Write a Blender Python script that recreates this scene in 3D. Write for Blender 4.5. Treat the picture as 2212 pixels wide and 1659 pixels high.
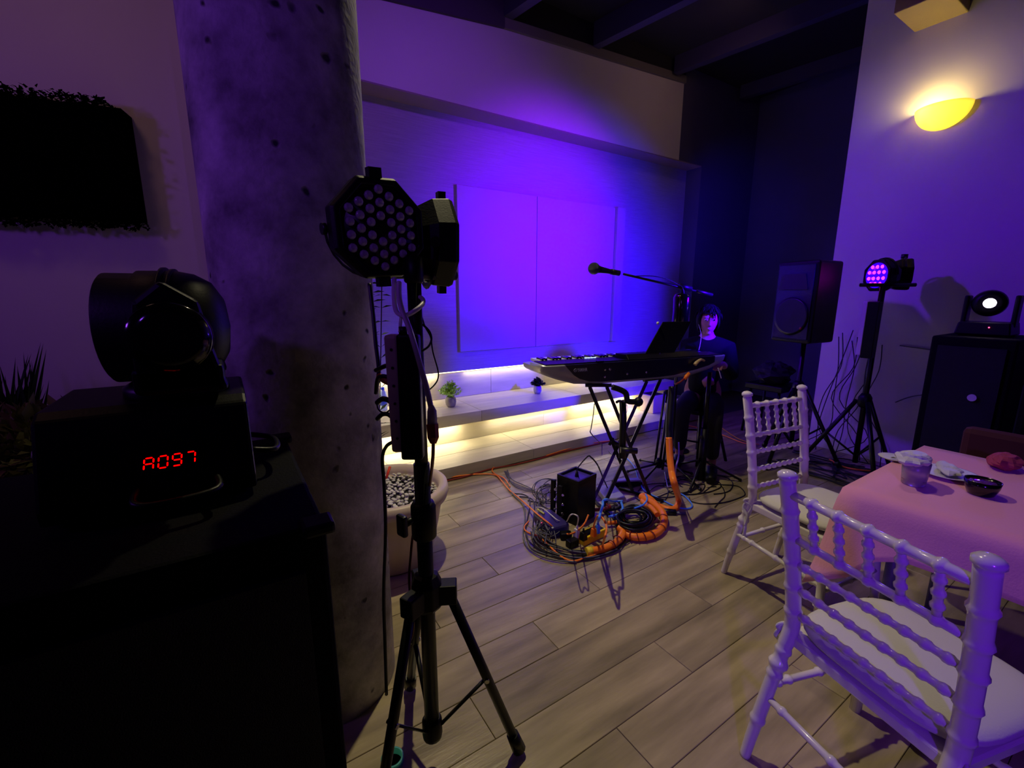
import bpy, bmesh, math, random
from mathutils import Vector, Matrix, noise
random.seed(7)
S = bpy.context.scene
COL = S.collection
for o in list(bpy.data.objects):
    bpy.data.objects.remove(o, do_unlink=True)
V = Vector
R = math.radians
PI = math.pi

# ------------------------------------------------------------------ camera
FPX, CX, CY, H = 960.0, 1106.0, 829.5, 1.42
yaw, pitch, roll = R(32.79), R(11.24), R(0.05)
FW = V((math.sin(yaw)*math.cos(pitch), math.cos(yaw)*math.cos(pitch), -math.sin(pitch)))
r0 = V((math.cos(yaw), -math.sin(yaw), 0)); u0 = r0.cross(FW)
RT = r0*math.cos(roll) + u0*math.sin(roll)
UP = u0*math.cos(roll) - r0*math.sin(roll)
cam_d = bpy.data.cameras.new('camera'); cam = bpy.data.objects.new('camera', cam_d); COL.objects.link(cam)
cam.matrix_world = Matrix(((RT.x, UP.x, -FW.x, 0), (RT.y, UP.y, -FW.y, 0), (RT.z, UP.z, -FW.z, H), (0, 0, 0, 1)))
cam_d.sensor_fit = 'HORIZONTAL'; cam_d.sensor_width = 36.0
cam_d.lens = 36.0*FPX/2212.0
cam_d.clip_start = 0.02
S.camera = cam

# ------------------------------------------------------------------ world, exposure
S.view_settings.view_transform = 'Standard'
try: S.view_settings.look = 'None'
except Exception: pass
S.view_settings.gamma = 1.0
S.view_settings.use_curve_mapping = False
S.view_settings.exposure = 0.0
w = bpy.data.worlds.new('world'); S.world = w; w.use_nodes = True
w.node_tree.nodes['Background'].inputs[0].default_value = (0.34, 0.13, 0.75, 1)
w.node_tree.nodes['Background'].inputs[1].default_value = 0.006

def light(kind, name, loc, target, power, col, **k):
    d = bpy.data.lights.new(name, kind); d.energy = power; d.color = col
    for a, b in k.items(): setattr(d, a, b)
    o = bpy.data.objects.new(name, d); COL.objects.link(o); o.location = loc
    if target is not None:
        o.rotation_euler = (V(target)-V(loc)).to_track_quat('-Z', 'Y').to_euler()
    return o

# warm ceiling downlight over the stage floor
light('SPOT', 'ceiling_downlight', (1.25, 2.3, 3.75), (1.3, 1.85, 0), 215, (1.0, 0.88, 0.52), spot_size=R(86), spot_blend=1.0, shadow_soft_size=0.04)
# dim warm downlight over the dining table
light('SPOT', 'table_downlight', (2.3, 1.3, 3.7), (2.15, 0.35, 0.6), 34, (1.0, 0.74, 0.66), spot_size=R(54), spot_blend=1.0, shadow_soft_size=0.10)
# violet wash from the far left, beyond the column and the near cabinet
light('SPOT', 'violet_wash_left', (-2.9, 1.7, 2.3), (-.1, 3.2, 1.9), 52, (0.30, 0.06, 1.0), spot_size=R(120), spot_blend=1.0, shadow_soft_size=0.15)
# violet can behind the viewer aimed at the chairs
light('SPOT', 'violet_can_rear', (-0.7, -1.2, 1.75), (1.5, 0.4, 0.6), 125, (0.17, 0.02, 1.0), spot_size=R(40), spot_blend=.8, shadow_soft_size=0.08)
light('SPOT', 'violet_column_fill', (-1.7, -.5, 2.7), (0.02, 1.5, 2.0), 46, (0.26, 0.06, 1.0), spot_size=R(46), spot_blend=1.0, shadow_soft_size=0.1)  # added fill with no lamp of its own, brightens the column
light('AREA', 'warm_fill_left', (-1.2, 2.4, 3.6), (-0.6, 3.9, 1.9), 2.6, (1.0, 0.50, 0.40), shape='DISK', size=0.5)
light('AREA', 'warm_fill_upper_wall', (4.2, 2.6, 3.75), (4.5, 3.9, 3.4), 0.7, (1.0, 0.55, 0.45), shape='DISK', size=0.3)
# blue-violet beams that paint the recess
light('SPOT', 'blue_can_beam', (3.5, 1.30, 1.62), (3.3, 4.0, 1.35), 1150, (0.03, 0.0, 1.0), spot_size=R(88), spot_blend=1.0, shadow_soft_size=0.06)
light('SPOT', 'violet_can_beam', (3.3, 1.3, 2.3), (2.95, 4.0, 2.1), 430, (0.30, 0.0, 1.0), spot_size=R(60), spot_blend=1.0, shadow_soft_size=0.08)
light('SPOT', 'violet_can_spill', (1.4, 1.3, 3.6), (1.7, 4.0, 2.4), 90, (0.26, 0.04, 1.0), spot_size=R(80), spot_blend=1.0, shadow_soft_size=0.08)
light('SPOT', 'blue_corner_fill', (4.1, 2.3, 2.3), (5.7, 3.8, 2.3), 60, (0.03, 0.0, 1.0), spot_size=R(60), spot_blend=1.0, shadow_soft_size=0.06)  # added spot without a lamp, turns the dark corner wall blue
light('SPOT', 'blue_moving_beam', (3.85, 0.75, 1.38), (0.3, 1.2, 1.2), 12, (0.05, 0.0, 1.0), spot_size=R(120), spot_blend=1.0, shadow_soft_size=0.05)
# added violet spot for light thrown back by the recess, grazes the side wall
light('SPOT', 'violet_side_beam', (1.6, 3.2, 3.3), (4.7, 1.3, 1.3), 300, (0.12, 0.0, 1.0), spot_size=R(64), spot_blend=1.0, shadow_soft_size=0.08)

# ------------------------------------------------------------------ survey of the room (rays from the measured camera)
def ray(x, y): return FW*FPX + RT*(x-CX) - UP*(y-CY)
EYE = V((0, 0, H))
def fl(x, y, z=0.0):
    d = ray(x, y); return EYE + d*((z-H)/d.z)
def pY(x, y, Y):
    d = ray(x, y); return EYE + d*(Y/d.y)
def pX(x, y, X):
    d = ray(x, y); return EYE + d*(X/d.x)
def dp(x, y, D): return EYE + ray(x, y)*(D/FPX)

# ------------------------------------------------------------------ materials
def lin(c): return tuple(((v/12.92) if v <= .04045 else ((v+.055)/1.055)**2.4) for v in c)
MATS = {}
def mat(name, col, rough=0.5, metal=0.0, emit=None, est=1.0, var=0.0, vscale=8.0, bump=0.0, bscale=60.0,
        stretch=(1, 1, 1), spec=0.5, trans=0.0, coat=0.0, rnd=0.0, alpha=1.0, sheen=0.0):
    if name in MATS: return MATS[name]
    m = bpy.data.materials.new(name); m.use_nodes = True; MATS[name] = m
    nt = m.node_tree; N = nt.nodes; L = nt.links
    b = N['Principled BSDF']
    c = lin(col) + (1,)
    b.inputs['Base Color'].default_value = c
    b.inputs['Roughness'].default_value = rough; b.inputs['Metallic'].default_value = metal
    b.inputs['Specular IOR Level'].default_value = spec
    b.inputs['Transmission Weight'].default_value = trans
    b.inputs['Coat Weight'].default_value = coat
    b.inputs['Sheen Weight'].default_value = sheen
    b.inputs['Alpha'].default_value = alpha
    if emit:
        b.inputs['Emission Color'].default_value = tuple(emit)+(1,); b.inputs['Emission Strength'].default_value = est
    tc = N.new('ShaderNodeTexCoord'); mp = N.new('ShaderNodeMapping')
    L.new(tc.outputs['Object'], mp.inputs['Vector']); mp.inputs['Scale'].default_value = stretch
    src = mp.outputs['Vector']
    if var or rnd:
        n = N.new('ShaderNodeTexNoise'); n.inputs['Scale'].default_value = vscale; n.inputs['Detail'].default_value = 6
        L.new(src, n.inputs['Vector'])
        mr = N.new('ShaderNodeMapRange'); mr.inputs[1].default_value = .3; mr.inputs[2].default_value = .7
        mr.inputs[3].default_value = 1-var; mr.inputs[4].default_value = 1+var
        L.new(n.outputs['Fac'], mr.inputs[0])
        hs = N.new('ShaderNodeHueSaturation'); hs.inputs['Color'].default_value = c
        if rnd:
            oi = N.new('ShaderNodeObjectInfo'); m2 = N.new('ShaderNodeMapRange')
            m2.inputs[3].default_value = 1-rnd; m2.inputs[4].default_value = 1+rnd
            L.new(oi.outputs['Random'], m2.inputs[0])
            mm = N.new('ShaderNodeMath'); mm.operation = 'MULTIPLY'
            L.new(mr.outputs[0], mm.inputs[0]); L.new(m2.outputs[0], mm.inputs[1]); L.new(mm.outputs[0], hs.inputs['Value'])
            n.noise_dimensions = '4D'
            ms = N.new('ShaderNodeMath'); ms.operation = 'MULTIPLY'; ms.inputs[1].default_value = 50
            L.new(oi.outputs['Random'], ms.inputs[0]); L.new(ms.outputs[0], n.inputs['W'])
        else: L.new(mr.outputs[0], hs.inputs['Value'])
        L.new(hs.outputs[0], b.inputs['Base Color'])
    if bump:
        n2 = N.new('ShaderNodeTexNoise'); n2.inputs['Scale'].default_value = bscale; n2.inputs['Detail'].default_value = 5
        L.new(src, n2.inputs['Vector'])
        bp = N.new('ShaderNodeBump'); bp.inputs['Strength'].default_value = bump; bp.inputs['Distance'].default_value = .01
        L.new(n2.outputs['Fac'], bp.inputs['Height']); L.new(bp.outputs[0], b.inputs['Normal'])
    return m

M_plank = mat('wood_plank_tile', (.62, .56, .44), .27, var=.42, vscale=2.2, stretch=(.8, 5.5, 1), rnd=.16, bump=.12, bscale=14, spec=.5)
M_grout = mat('floor_grout', (.26, .23, .20), .8)
M_step = mat('pale_stone_tile', (.72, .69, .62), .42, var=.12, vscale=3, stretch=(1, 7, 7), rnd=.05, bump=.1, bscale=20)
M_stone = mat('recess_stone', (.62, .60, .64), .75, var=.10, vscale=4, stretch=(1, 1, 26), bump=.45, bscale=10)
M_wall = mat('white_plaster', (.80, .77, .77), .8, var=.03, vscale=1.5, bump=.05, bscale=80)
M_reveal = mat('taupe_reveal_paint', (.56, .48, .50), .8)
M_dark = mat('dark_blue_paint_and_shade', (.30, .28, .42), .85, var=.1, vscale=2)
M_black = mat('black_plastic', (.025, .025, .03), .45, spec=.25, bump=.05, bscale=200)
M_blackm = mat('black_painted_metal', (.02, .02, .025), .4, spec=.4)
M_blackg = mat('black_gloss', (.03, .03, .04), .12, spec=.7)
M_box = mat('black_cabinet_paint', (.02, .02, .025), .8, bump=.25, bscale=160, spec=.15)
M_white = mat('white_lacquer', (.86, .83, .82), .22, coat=.4, spec=.5)
M_cush = mat('white_cushion_fabric', (.80, .79, .76), .85, bump=.1, bscale=220, sheen=.2)
M_cloth = mat('pink_tablecloth', (.88, .58, .70), .85, bump=.12, bscale=160, sheen=.3)
M_green = mat('dark_foliage', (.10, .17, .08), .6, var=.4, vscale=20, spec=.2)
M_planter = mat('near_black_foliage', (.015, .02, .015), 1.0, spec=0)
M_ygreen = mat('yellow_green_foliage', (.42, .52, .16), .55, var=.3, vscale=30)
M_bgreen = mat('bright_green_leaf', (.68, .86, .36), .5, var=.25, vscale=30)
M_pebble = mat('white_pebble', (.80, .78, .76), .5, rnd=.2, var=.08)
M_pot = mat('beige_pot_glaze', (.80, .72, .66), .45, var=.06, vscale=3)
M_soil = mat('dark_soil', (.10, .08, .06), .9, bump=.6, bscale=40)
M_conc = None
M_orange = mat('orange_rubber', (.97, .50, .07), .45)
M_orange2 = mat('orange_cable_jacket', (.96, .50, .14), .45)
M_red = mat('dark_red_cable_jacket', (.48, .10, .06), .5)
M_cab = mat('black_cable_jacket', (.05, .05, .06), .4)
M_grey = mat('grey_cable_jacket', (.34, .34, .37), .45)
M_bluec = mat('blue_cable_jacket', (.28, .55, 1.0), .4)
M_whitec = mat('white_cable_jacket', (.86, .84, .84), .4)
M_yellow = mat('yellow_plastic', (.95, .80, .05), .4)
M_beige = mat('beige_plastic', (.84, .74, .64), .5)
M_silver = mat('silver_plastic', (.66, .66, .70), .32, metal=.35)
M_chrome = mat('chrome', (.8, .8, .82), .15, metal=1)
M_keyw = mat('white_key', (.85, .85, .88), .25)
M_dial = mat('dark_rear_panel', (.10, .10, .13), .3)
M_skin = mat('skin', (.62, .44, .38), .6, spec=.3)
M_hair = mat('black_hair', (.02, .018, .018), .8, spec=.1, bump=.6, bscale=60, stretch=(1, 1, .2))
M_shirt = mat('black_shirt', (.03, .03, .035), .9, spec=.15)
M_trous = mat('black_trousers', (.035, .035, .04), .85)
M_lens = mat('clear_lens', (.66, .62, .68), .10, spec=.9, coat=1, var=.3, vscale=90)
M_yel_em = mat('warm_led_strip', (1, .9, .6), .5, emit=(1.0, .82, .42), est=4.5)
M_gl = mat('clear_glass', (.95, .95, .97), .05, trans=1.0)
M_red_em = mat('red_digit_glow', (.6, .02, .01), .4, emit=(1.0, .0, .0), est=2.2)
M_foil = mat('crumpled_paper', (.78, .76, .80), .5, bump=.4, bscale=40)

# ------------------------------------------------------------------ mesh builder
def frame(d):
    d = d.normalized(); a = V((0, 0, 1)) if abs(d.z) < .9 else V((1, 0, 0))
    x = a.cross(d).normalized(); y = d.cross(x); return x, y
def smooth(pts, k=6):
    P = [V(p) for p in pts]; n = len(P)
    if n < 3: return P
    out = []
    for i in range(n-1):
        p0 = P[max(i-1, 0)]; p1 = P[i]; p2 = P[i+1]; p3 = P[min(i+2, n-1)]
        for j in range(k):
            t = j/k
            out.append(.5*((2*p1)+(p2-p0)*t+(2*p0-5*p1+4*p2-p3)*t*t+(3*p1-p0-3*p2+p3)*t**3))
    out.append(P[-1]); return out
class MB:
    def __init__(s): s.v = []; s.f = []; s.s = []
    def add(s, vs, fs, sm=False):
        b = len(s.v); s.v += [V(p) for p in vs]; s.f += [tuple(i+b for i in f) for f in fs]; s.s += [sm]*len(fs); return s
    def box(s, c, d, rz=0, M=None, taper=1.0):
        c = V(c); hx, hy, hz = d[0]/2, d[1]/2, d[2]/2
        vs = [V((x*(taper if z > 0 else 1), y*(taper if z > 0 else 1), z)) for z in (-hz, hz) for x, y in ((-hx, -hy), (hx, -hy), (hx, hy), (-hx, hy))]
        m = M if M else Matrix.Rotation(rz, 3, 'Z')
        vs = [c + m @ p for p in vs]
        return s.add(vs, [(3, 2, 1, 0), (4, 5, 6, 7), (0, 1, 5, 4), (1, 2, 6, 5), (2, 3, 7, 6), (3, 0, 4, 7)])
    def mm(s, a, b):
        a = V(a); b = V(b); return s.box((a+b)/2, (abs(b.x-a.x), abs(b.y-a.y), abs(b.z-a.z)))
    def tube(s, pts, r, n=8, sm=True, cap=True, flat=1.0):
        P = [V(p) for p in pts]; k = len(P)
        rr = r if isinstance(r, (list, tuple)) else [r]*k
        t0 = (P[1]-P[0]).normalized(); x, y = frame(t0); vs = []; pt = t0
        for i in range(k):
            t = (P[min(i+1, k-1)]-P[max(i-1, 0)])
            t = t.normalized() if t.length > 1e-9 else pt
            ax = pt.cross(t)
            if ax.length > 1e-7:
                q = Matrix.Rotation(pt.angle(t), 3, ax); x = q @ x; y = q @ y
            pt = t
            for j in range(n):
                a = 2*PI*j/n; vs.append(P[i]+(x*math.cos(a)+y*math.sin(a)*flat)*rr[i])
        fs = [(i*n+j, i*n+(j+1) % n, (i+1)*n+(j+1) % n, (i+1)*n+j) for i in range(k-1) for j in range(n)]
        s.add(vs, fs, sm)
        if cap:
            b = len(s.v)-len(vs)
            s.f.append(tuple(b+j for j in reversed(range(n)))); s.f.append(tuple(b+(k-1)*n+j for j in range(n))); s.s += [False, False]
        return s
    def cyl(s, a, b, r, n=16, r2=None, sm=True): return s.tube([a, b], [r, r if r2 is None else r2], n, sm)
    def lathe(s, prof, o=(0, 0, 0), ax=(0, 0, 1), n=24, sm=True, xr=None, rot=0):
        o = V(o); ax = V(ax).normalized()
        if xr is not None: x = V(xr).normalized(); y = ax.cross(x)
        else:
            x, y = frame(ax)
        vs = []
        for r, h in prof:
            for j in range(n):
                a = 2*PI*j/n+rot; vs.append(o+ax*h+(x*math.cos(a)+y*math.sin(a))*r)
        k = len(prof)
        fs = [(i*n+j, i*n+(j+1) % n, (i+1)*n+(j+1) % n, (i+1)*n+j) for i in range(k-1) for j in range(n)]
        s.add(vs, fs, sm); b = len(s.v)-len(vs)
        if prof[0][0] > 1e-6: s.f.append(tuple(b+j for j in reversed(range(n)))); s.s.append(False)
        if prof[-1][0] > 1e-6: s.f.append(tuple(b+(k-1)*n+j for j in range(n))); s.s.append(False)
        return s
    def ball(s, c, r, n=14, m=9, M=None):
        if not isinstance(r, (tuple, list)): r = (r, r, r)
        c = V(c); vs = []
        for i in range(m+1):
            t = PI*i/m
            for j in range(n):
                a = 2*PI*j/n; p = V((math.sin(t)*math.cos(a)*r[0], math.sin(t)*math.sin(a)*r[1], math.cos(t)*r[2]))
                vs.append(c+(M @ p if M else p))
        fs = [(i*n+j, (i+1)*n+j, (i+1)*n+(j+1) % n, i*n+(j+1) % n) for i in range(m) for j in range(n)]
        return s.add(vs, fs, True)
    def prism(s, poly, o, ex, ey, ez, d):
        """poly in (ex, ey) coordinates, extruded along ez by d"""
        o = V(o); ex = V(ex); ey = V(ey); ez = V(ez); n = len(poly)
        vs = [o+ex*a+ey*b for a, b in poly]+[o+ex*a+ey*b+ez*d for a, b in poly]
        fs = [tuple(range(n))[::-1], tuple(range(n, 2*n))]+[(i, (i+1) % n, n+(i+1) % n, n+i) for i in range(n)]
        return s.add(vs, fs)
    def leaf(s, p, d, up, L, W, fold=.0):
        p = V(p); d = V(d).normalized(); sd = d.cross(V(up))
        sd = sd.normalized() if sd.length > 1e-5 else V((1, 0, 0))
        nn = sd.cross(d)
        return s.add([p, p+d*L*.45+sd*W/2+nn*fold*L, p+d*L-nn*fold*L, p+d*L*.45-sd*W/2+nn*fold*L, p+d*L*.5], [(0, 1, 4), (1, 2, 4), (2, 3, 4), (3, 0, 4)], True)
    def build(s, name, m, parent=None, loc=None, world=True, bevel=0, kind=None, label=None, sub=0, fixn=True):
        off = V((0, 0, 0))
        if world:
            if parent is not None: off = wl(parent)
            elif loc is not None: off = V(loc)
        me = bpy.data.meshes.new(name); me.from_pydata([p-off for p in s.v], [], s.f)
        me.polygons.foreach_set('use_smooth', s.s)
        if fixn:
            b = bmesh.new(); b.from_mesh(me); bmesh.ops.recalc_face_normals(b, faces=b.faces); b.to_mesh(me); b.free()
        me.materials.append(m); me.update()
        o = bpy.data.objects.new(name, me); COL.objects.link(o)
        if parent is not None: o.parent = parent
        elif loc is not None: o.location = loc
        if bevel:
            k = o.modifiers.new('bevel', 'BEVEL'); k.width = bevel; k.segments = 2; k.limit_method = 'ANGLE'; k.angle_limit = R(40)
        if sub:
            k = o.modifiers.new('sub', 'SUBSURF'); k.levels = sub; k.render_levels = sub
        if kind: o['kind'] = kind
        if label: o['label'] = label
        return o
def wl(o):
    p = V(o.location)
    while o.parent is not None: o = o.parent; p += V(o.location)
    return p
def thing(name, label, cat, loc, rz=0, group=None):
    o = bpy.data.objects.new(name, None); COL.objects.link(o); o.location = loc; o.rotation_euler = (0, 0, rz)
    o.empty_display_size = .05
    o['label'] = label; o['category'] = cat
    if group: o['group'] = group
    return o
def tag(o, label, cat, group=None):
    o['label'] = label; o['category'] = cat
    if group: o['group'] = group
    return o
def copy_tree(o, parent=None):
    c = o.copy(); COL.objects.link(c)
    if parent is not None: c.parent = parent
    for ch in [x for x in bpy.data.objects if x.parent == o]: copy_tree(ch, c)
    return c
def cord(name, pts, r, m, label, cat='cable', group=None, k=6, n=6):
    P = smooth(pts, k); o = MB().tube(P, r, n).build(name, m, loc=P[0]); tag(o, label, cat, group); return o

# ================================================================== ROOM
# floor: planks along X, 0.152 m wide, 1.2 m long
floor = MB().mm((-3.2, -2.2, -.06), (7.2, 4.9, -.006)).build('floor', M_grout, kind='structure')
PW, PL = .185, 1.18
pm = {}
def plank_mesh(key, dx, dy, dz, m, name):
    if key in pm: return pm[key]
    b = MB(); c = .0015
    hx, hy = dx/2, dy/2
    vs = [(-hx, -hy, -dz), (hx, -hy, -dz), (hx, hy, -dz), (-hx, hy, -dz), (-hx, -hy, -c), (hx, -hy, -c), (hx, hy, -c), (-hx, hy, -c),
          (-hx+c, -hy+c, 0), (hx-c, -hy+c, 0), (hx-c, hy-c, 0), (-hx+c, hy-c, 0)]
    fs = [(0, 1, 5, 4), (1, 2, 6, 5), (2, 3, 7, 6), (3, 0, 4, 7), (4, 5, 9, 8), (5, 6, 10, 9), (6, 7, 11, 10), (7, 4, 8, 11), (8, 9, 10, 11)]
    me = bpy.data.meshes.new(name); me.from_pydata(vs, [], fs); me.materials.append(m); pm[key] = me; return me
def put(name, me, loc, parent, rot=None):
    o = bpy.data.objects.new(name, me); COL.objects.link(o); o.parent = parent; o.location = loc
    if rot: o.rotation_euler = rot
    return o
nrow = 0
y = -1.0
rows = []
while y < 3.03: rows.append(y); y += PW
for i, y0 in enumerate(rows):
    off = (.815 + (i*.41) % PL) if True else 0
    y1 = min(y0+PW, 3.032)
    if y1-y0 < .03: continue
    k = math.floor((-1.0-off)/PL)
    x = off+k*PL
    while x < 6.4:
        if x+PL > -1.0:
            wdt = round(y1-y0-.002, 4)
            put('plank', plank_mesh(('p', wdt), PL-.002, wdt, .006, M_plank, 'plank'), (x+PL/2, (y0+y1)/2, random.uniform(-.0004, .0006)), floor)
        x += PL

# steps: two lit stone platforms below the recess
SX0, SX1 = -.6, 4.62
step = MB().mm((SX0, 3.05, 0), (SX1, 4.3, .075)).mm((SX0, 3.585, .075), (SX1, 4.3, .36)).build('trim_1', M_step, kind='structure')
step['label'] = 'stepped stone platform under the recess'
def slab_tiles(y0, y1, z0, z1, L, off):
    x = SX0+off-L
    while x < SX1:
        a, b = max(x, SX0), min(x+L, SX1)
        if b-a > .05:
            t = MB().mm((a+.0015, y0, z0), (b-.0015, y1, z1)); c = V(((a+b)/2, (y0+y1)/2, z0))
            t.v = [p-c for p in t.v]; o = t.build('tile', M_step, step, world=False, bevel=.002); o.location = c
        x += L
slab_tiles(3.03, 3.30, .006, .096, 1.2, .38)          # front tiles of the lower tread
slab_tiles(3.303, 3.60, .075, .096, 1.2, .38)
slab_tiles(3.583, 3.60, .098, .285, 1.2, .9)           # lower riser
slab_tiles(3.46, 3.78, .288, .391, 1.2, .1)            # upper tread nosing
slab_tiles(3.783, 4.08, .36, .391, 1.2, .1)
slab_tiles(4.065, 4.09, .393, .66, 1.2, .55)           # upper riser
# warm strip lights under the nosing and under the recess wall
strip = MB().mm((SX0+.05, 3.50, .279), (SX1-.05, 3.515, .287)).build('led_strip', M_yel_em, loc=(2, 3.5, .279))
tag(strip, 'warm light strip hidden under the upper step nosing', 'light strip')
strip2 = MB().mm((SX0+.05, 4.02, .664), (SX1+.2, 4.03, .672)).build('led_strip', M_yel_em, loc=(2, 4.02, .664))
tag(strip2, 'warm light strip hidden under the bottom edge of the recess wall', 'light strip')
for nm, yy, zz, pw in (('under_nosing_glow', 3.52, .27, 1.25), ('under_wall_glow', 4.03, .655, .75)):
    for xx, f in ((.25, 1.0), (1.25, 1.25), (2.5, .55), (3.55, 1.3)):
        l = light('AREA', nm, (xx, yy, zz), (xx, yy+.02, 0), pw*f*3.4, (1.0, .86, .52), shape='RECTANGLE', size=.95, size_y=.02)

# back wall with the recess
YF, YB = 3.78, 4.0
RX0, RX1, RZ0, RZ1 = .35, 5.28, .675, 3.03
CZ = 4.05
wb = MB()
wb.add([(-.05, YF, RZ1), (4.83, YF, RZ1), (4.83, YF, 4.0), (2.38, YF, 4.0), (-.05, YF, 4.0),
        (-.05, YF+.25, RZ1), (4.83, YF+.25, RZ1), (4.83, YF+.25, 4.0), (2.38, YF+.25, 4.0), (-.05, YF+.25, 4.0)],
       [(0, 1, 2, 3, 4), (9, 8, 7, 6, 5), (0, 5, 6, 1), (1, 6, 7, 2), (2, 7, 8, 3), (3, 8, 9, 4), (4, 9, 5, 0)])
wb.mm((-.05, YF, 0), (RX0, YF+.3, RZ1+.001)); wb.mm((-.05, YF, RZ1), (RX0, YF+.25, RZ1+2.36))
wall_back = wb.build('wall_back', M_wall, kind='structure')
rec = MB().mm((RX0-.1, YB, RZ0), (RX1+.05, YB+.2, RZ1+.1)).mm((SX1, YB+.02, 0), (RX1+.05, YB+.2, RZ0))
rec.build('wall_recess', M_stone, kind='structure')
MB().mm((RX0, YF+.002, RZ1-.012), (RX1, YB, RZ1-.001)).build('trim_2', M_reveal, kind='structure')
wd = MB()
wd.mm((4.83, YF, RZ1), (RX1+.0, YF+.25, CZ))  # light falloff along the wall put in as a switch to dark colour
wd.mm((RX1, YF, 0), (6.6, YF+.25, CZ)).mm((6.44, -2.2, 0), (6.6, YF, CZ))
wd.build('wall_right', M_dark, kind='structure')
# left wall, slightly turned, behind the concrete column
a = V((.35, 3.78, 0)); d = V((-.978, .208, 0)); nrm = V((-.208, -.978, 0))
wlft = MB().add([a, a+d*4, a+d*4+V((0, 0, CZ+.6)), a+V((0, 0, CZ+.6)), a-nrm*.15, a-nrm*.15+d*4, a-nrm*.15+d*4+V((0, 0, CZ+.6)), a-nrm*.15+V((0, 0, CZ+.6))],
                [(0, 1, 2, 3), (7, 6, 5, 4), (0, 4, 5, 1), (1, 5, 6, 2), (2, 6, 7, 3), (3, 7, 4, 0)])
wlft.build('wall_left', M_wall, kind='structure')
# side wall that carries the sconce
WX = 4.68
MB().mm((WX, -2.2, 0), (WX+.18, 1.92, CZ)).build('wall_sconce', M_wall, kind='structure')
# ceiling with skewed rafters
M_ceil = mat('dark_ceiling', (.10, .09, .11), .9)
M_beam = mat('painted_rafter', (.22, .20, .30), .6)
ceil = MB().mm((-3.2, -2.2, CZ), (7.2, 4.9, CZ+.06)).build('ceiling', M_ceil, kind='structure')
for bx, by, z in ((2.37, 3.76, 3.80), (3.40, 3.74, 3.84), (4.60, 3.72, 3.88), (5.9, 3.72, 3.9)):
    dd = V((math.sin(R(9.5)), -math.cos(R(9.5)), 0)); sdv = V((dd.y, -dd.x, 0))
    a0 = V((bx, by, z)); Lb = 5.6
    b = MB().add([a0-sdv*.045, a0+sdv*.045, a0+sdv*.045+V((0, 0, CZ-z)), a0-sdv*.045+V((0, 0, CZ-z))] +
                 [a0+dd*Lb-sdv*.045, a0+dd*Lb+sdv*.045, a0+dd*Lb+sdv*.045+V((0, 0, CZ-z)), a0+dd*Lb-sdv*.045+V((0, 0, CZ-z))],
                 [(0, 1, 2, 3), (7, 6, 5, 4), (0, 4, 5, 1), (1, 5, 6, 2), (2, 6, 7, 3), (3, 7, 4, 0)])
    b.v = [p-a0 for p in b.v]; o = b.build('beam', M_beam, ceil, world=False); o.location = a0
# sloping dark header on the left and the timber plate along the wall top
hd = MB().add([(.2, YF-.03, 3.50), (2.34, YF-.03, 3.72), (2.34, YF-.03, CZ), (.2, YF-.03, CZ), (.2, YF-.001, 3.50), (2.34, YF-.001, 3.72), (2.34, YF-.001, CZ), (.2, YF-.001, CZ)],
              [(0, 1, 2, 3), (7, 6, 5, 4), (0, 4, 5, 1), (1, 5, 6, 2), (2, 6, 7, 3), (3, 7, 4, 0)])
hd.build('trim_3', mat('dark_header', (.26, .22, .28), .8), kind='structure')
pl = MB().add([(2.34, YF-.03, 3.72), (4.83, YF-.03, 3.855), (4.83, YF-.03, 3.93), (2.34, YF-.03, 3.80), (2.34, YF-.001, 3.72), (4.83, YF-.001, 3.855), (4.83, YF-.001, 3.93), (2.34, YF-.001, 3.80)],
              [(0, 1, 2, 3), (7, 6, 5, 4), (0, 4, 5, 1), (1, 5, 6, 2), (2, 6, 7, 3), (3, 7, 4, 0)])
pl.build('trim_4', mat('timber_plate', (.44, .42, .40), .8), kind='structure')
hd2 = MB().add([(2.34, YF-.02, 3.80), (4.83, YF-.02, 3.93), (4.83, YF-.02, CZ), (2.34, YF-.02, CZ), (2.34, YF-.001, 3.80), (4.83, YF-.001, 3.93), (4.83, YF-.001, CZ), (2.34, YF-.001, CZ)],
               [(0, 1, 2, 3), (7, 6, 5, 4), (0, 4, 5, 1), (1, 5, 6, 2), (2, 6, 7, 3), (3, 7, 4, 0)])
hd2.build('trim_5', M_ceil, kind='structure')

# pair of flat white panels on the recess wall
t = thing('wall_panel', 'pair of flat blank white panels side by side on the recess wall', 'panel', (3.03, 3.98, .87))
M_panel = mat('white_panel', (.62, .60, .64), .6)
MB().mm((1.945, 3.965, .872), (2.862, 3.999, 2.43)).build('leaf', M_panel, t, bevel=.003)
MB().mm((2.868, 3.965, .872), (3.99, 3.999, 2.43)).build('leaf', M_panel, t, bevel=.003)
MB().mm((3.995, 3.925, .872), (4.12, 3.999, 2.43)).build('side_rail', M_panel, t, bevel=.003)

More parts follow.
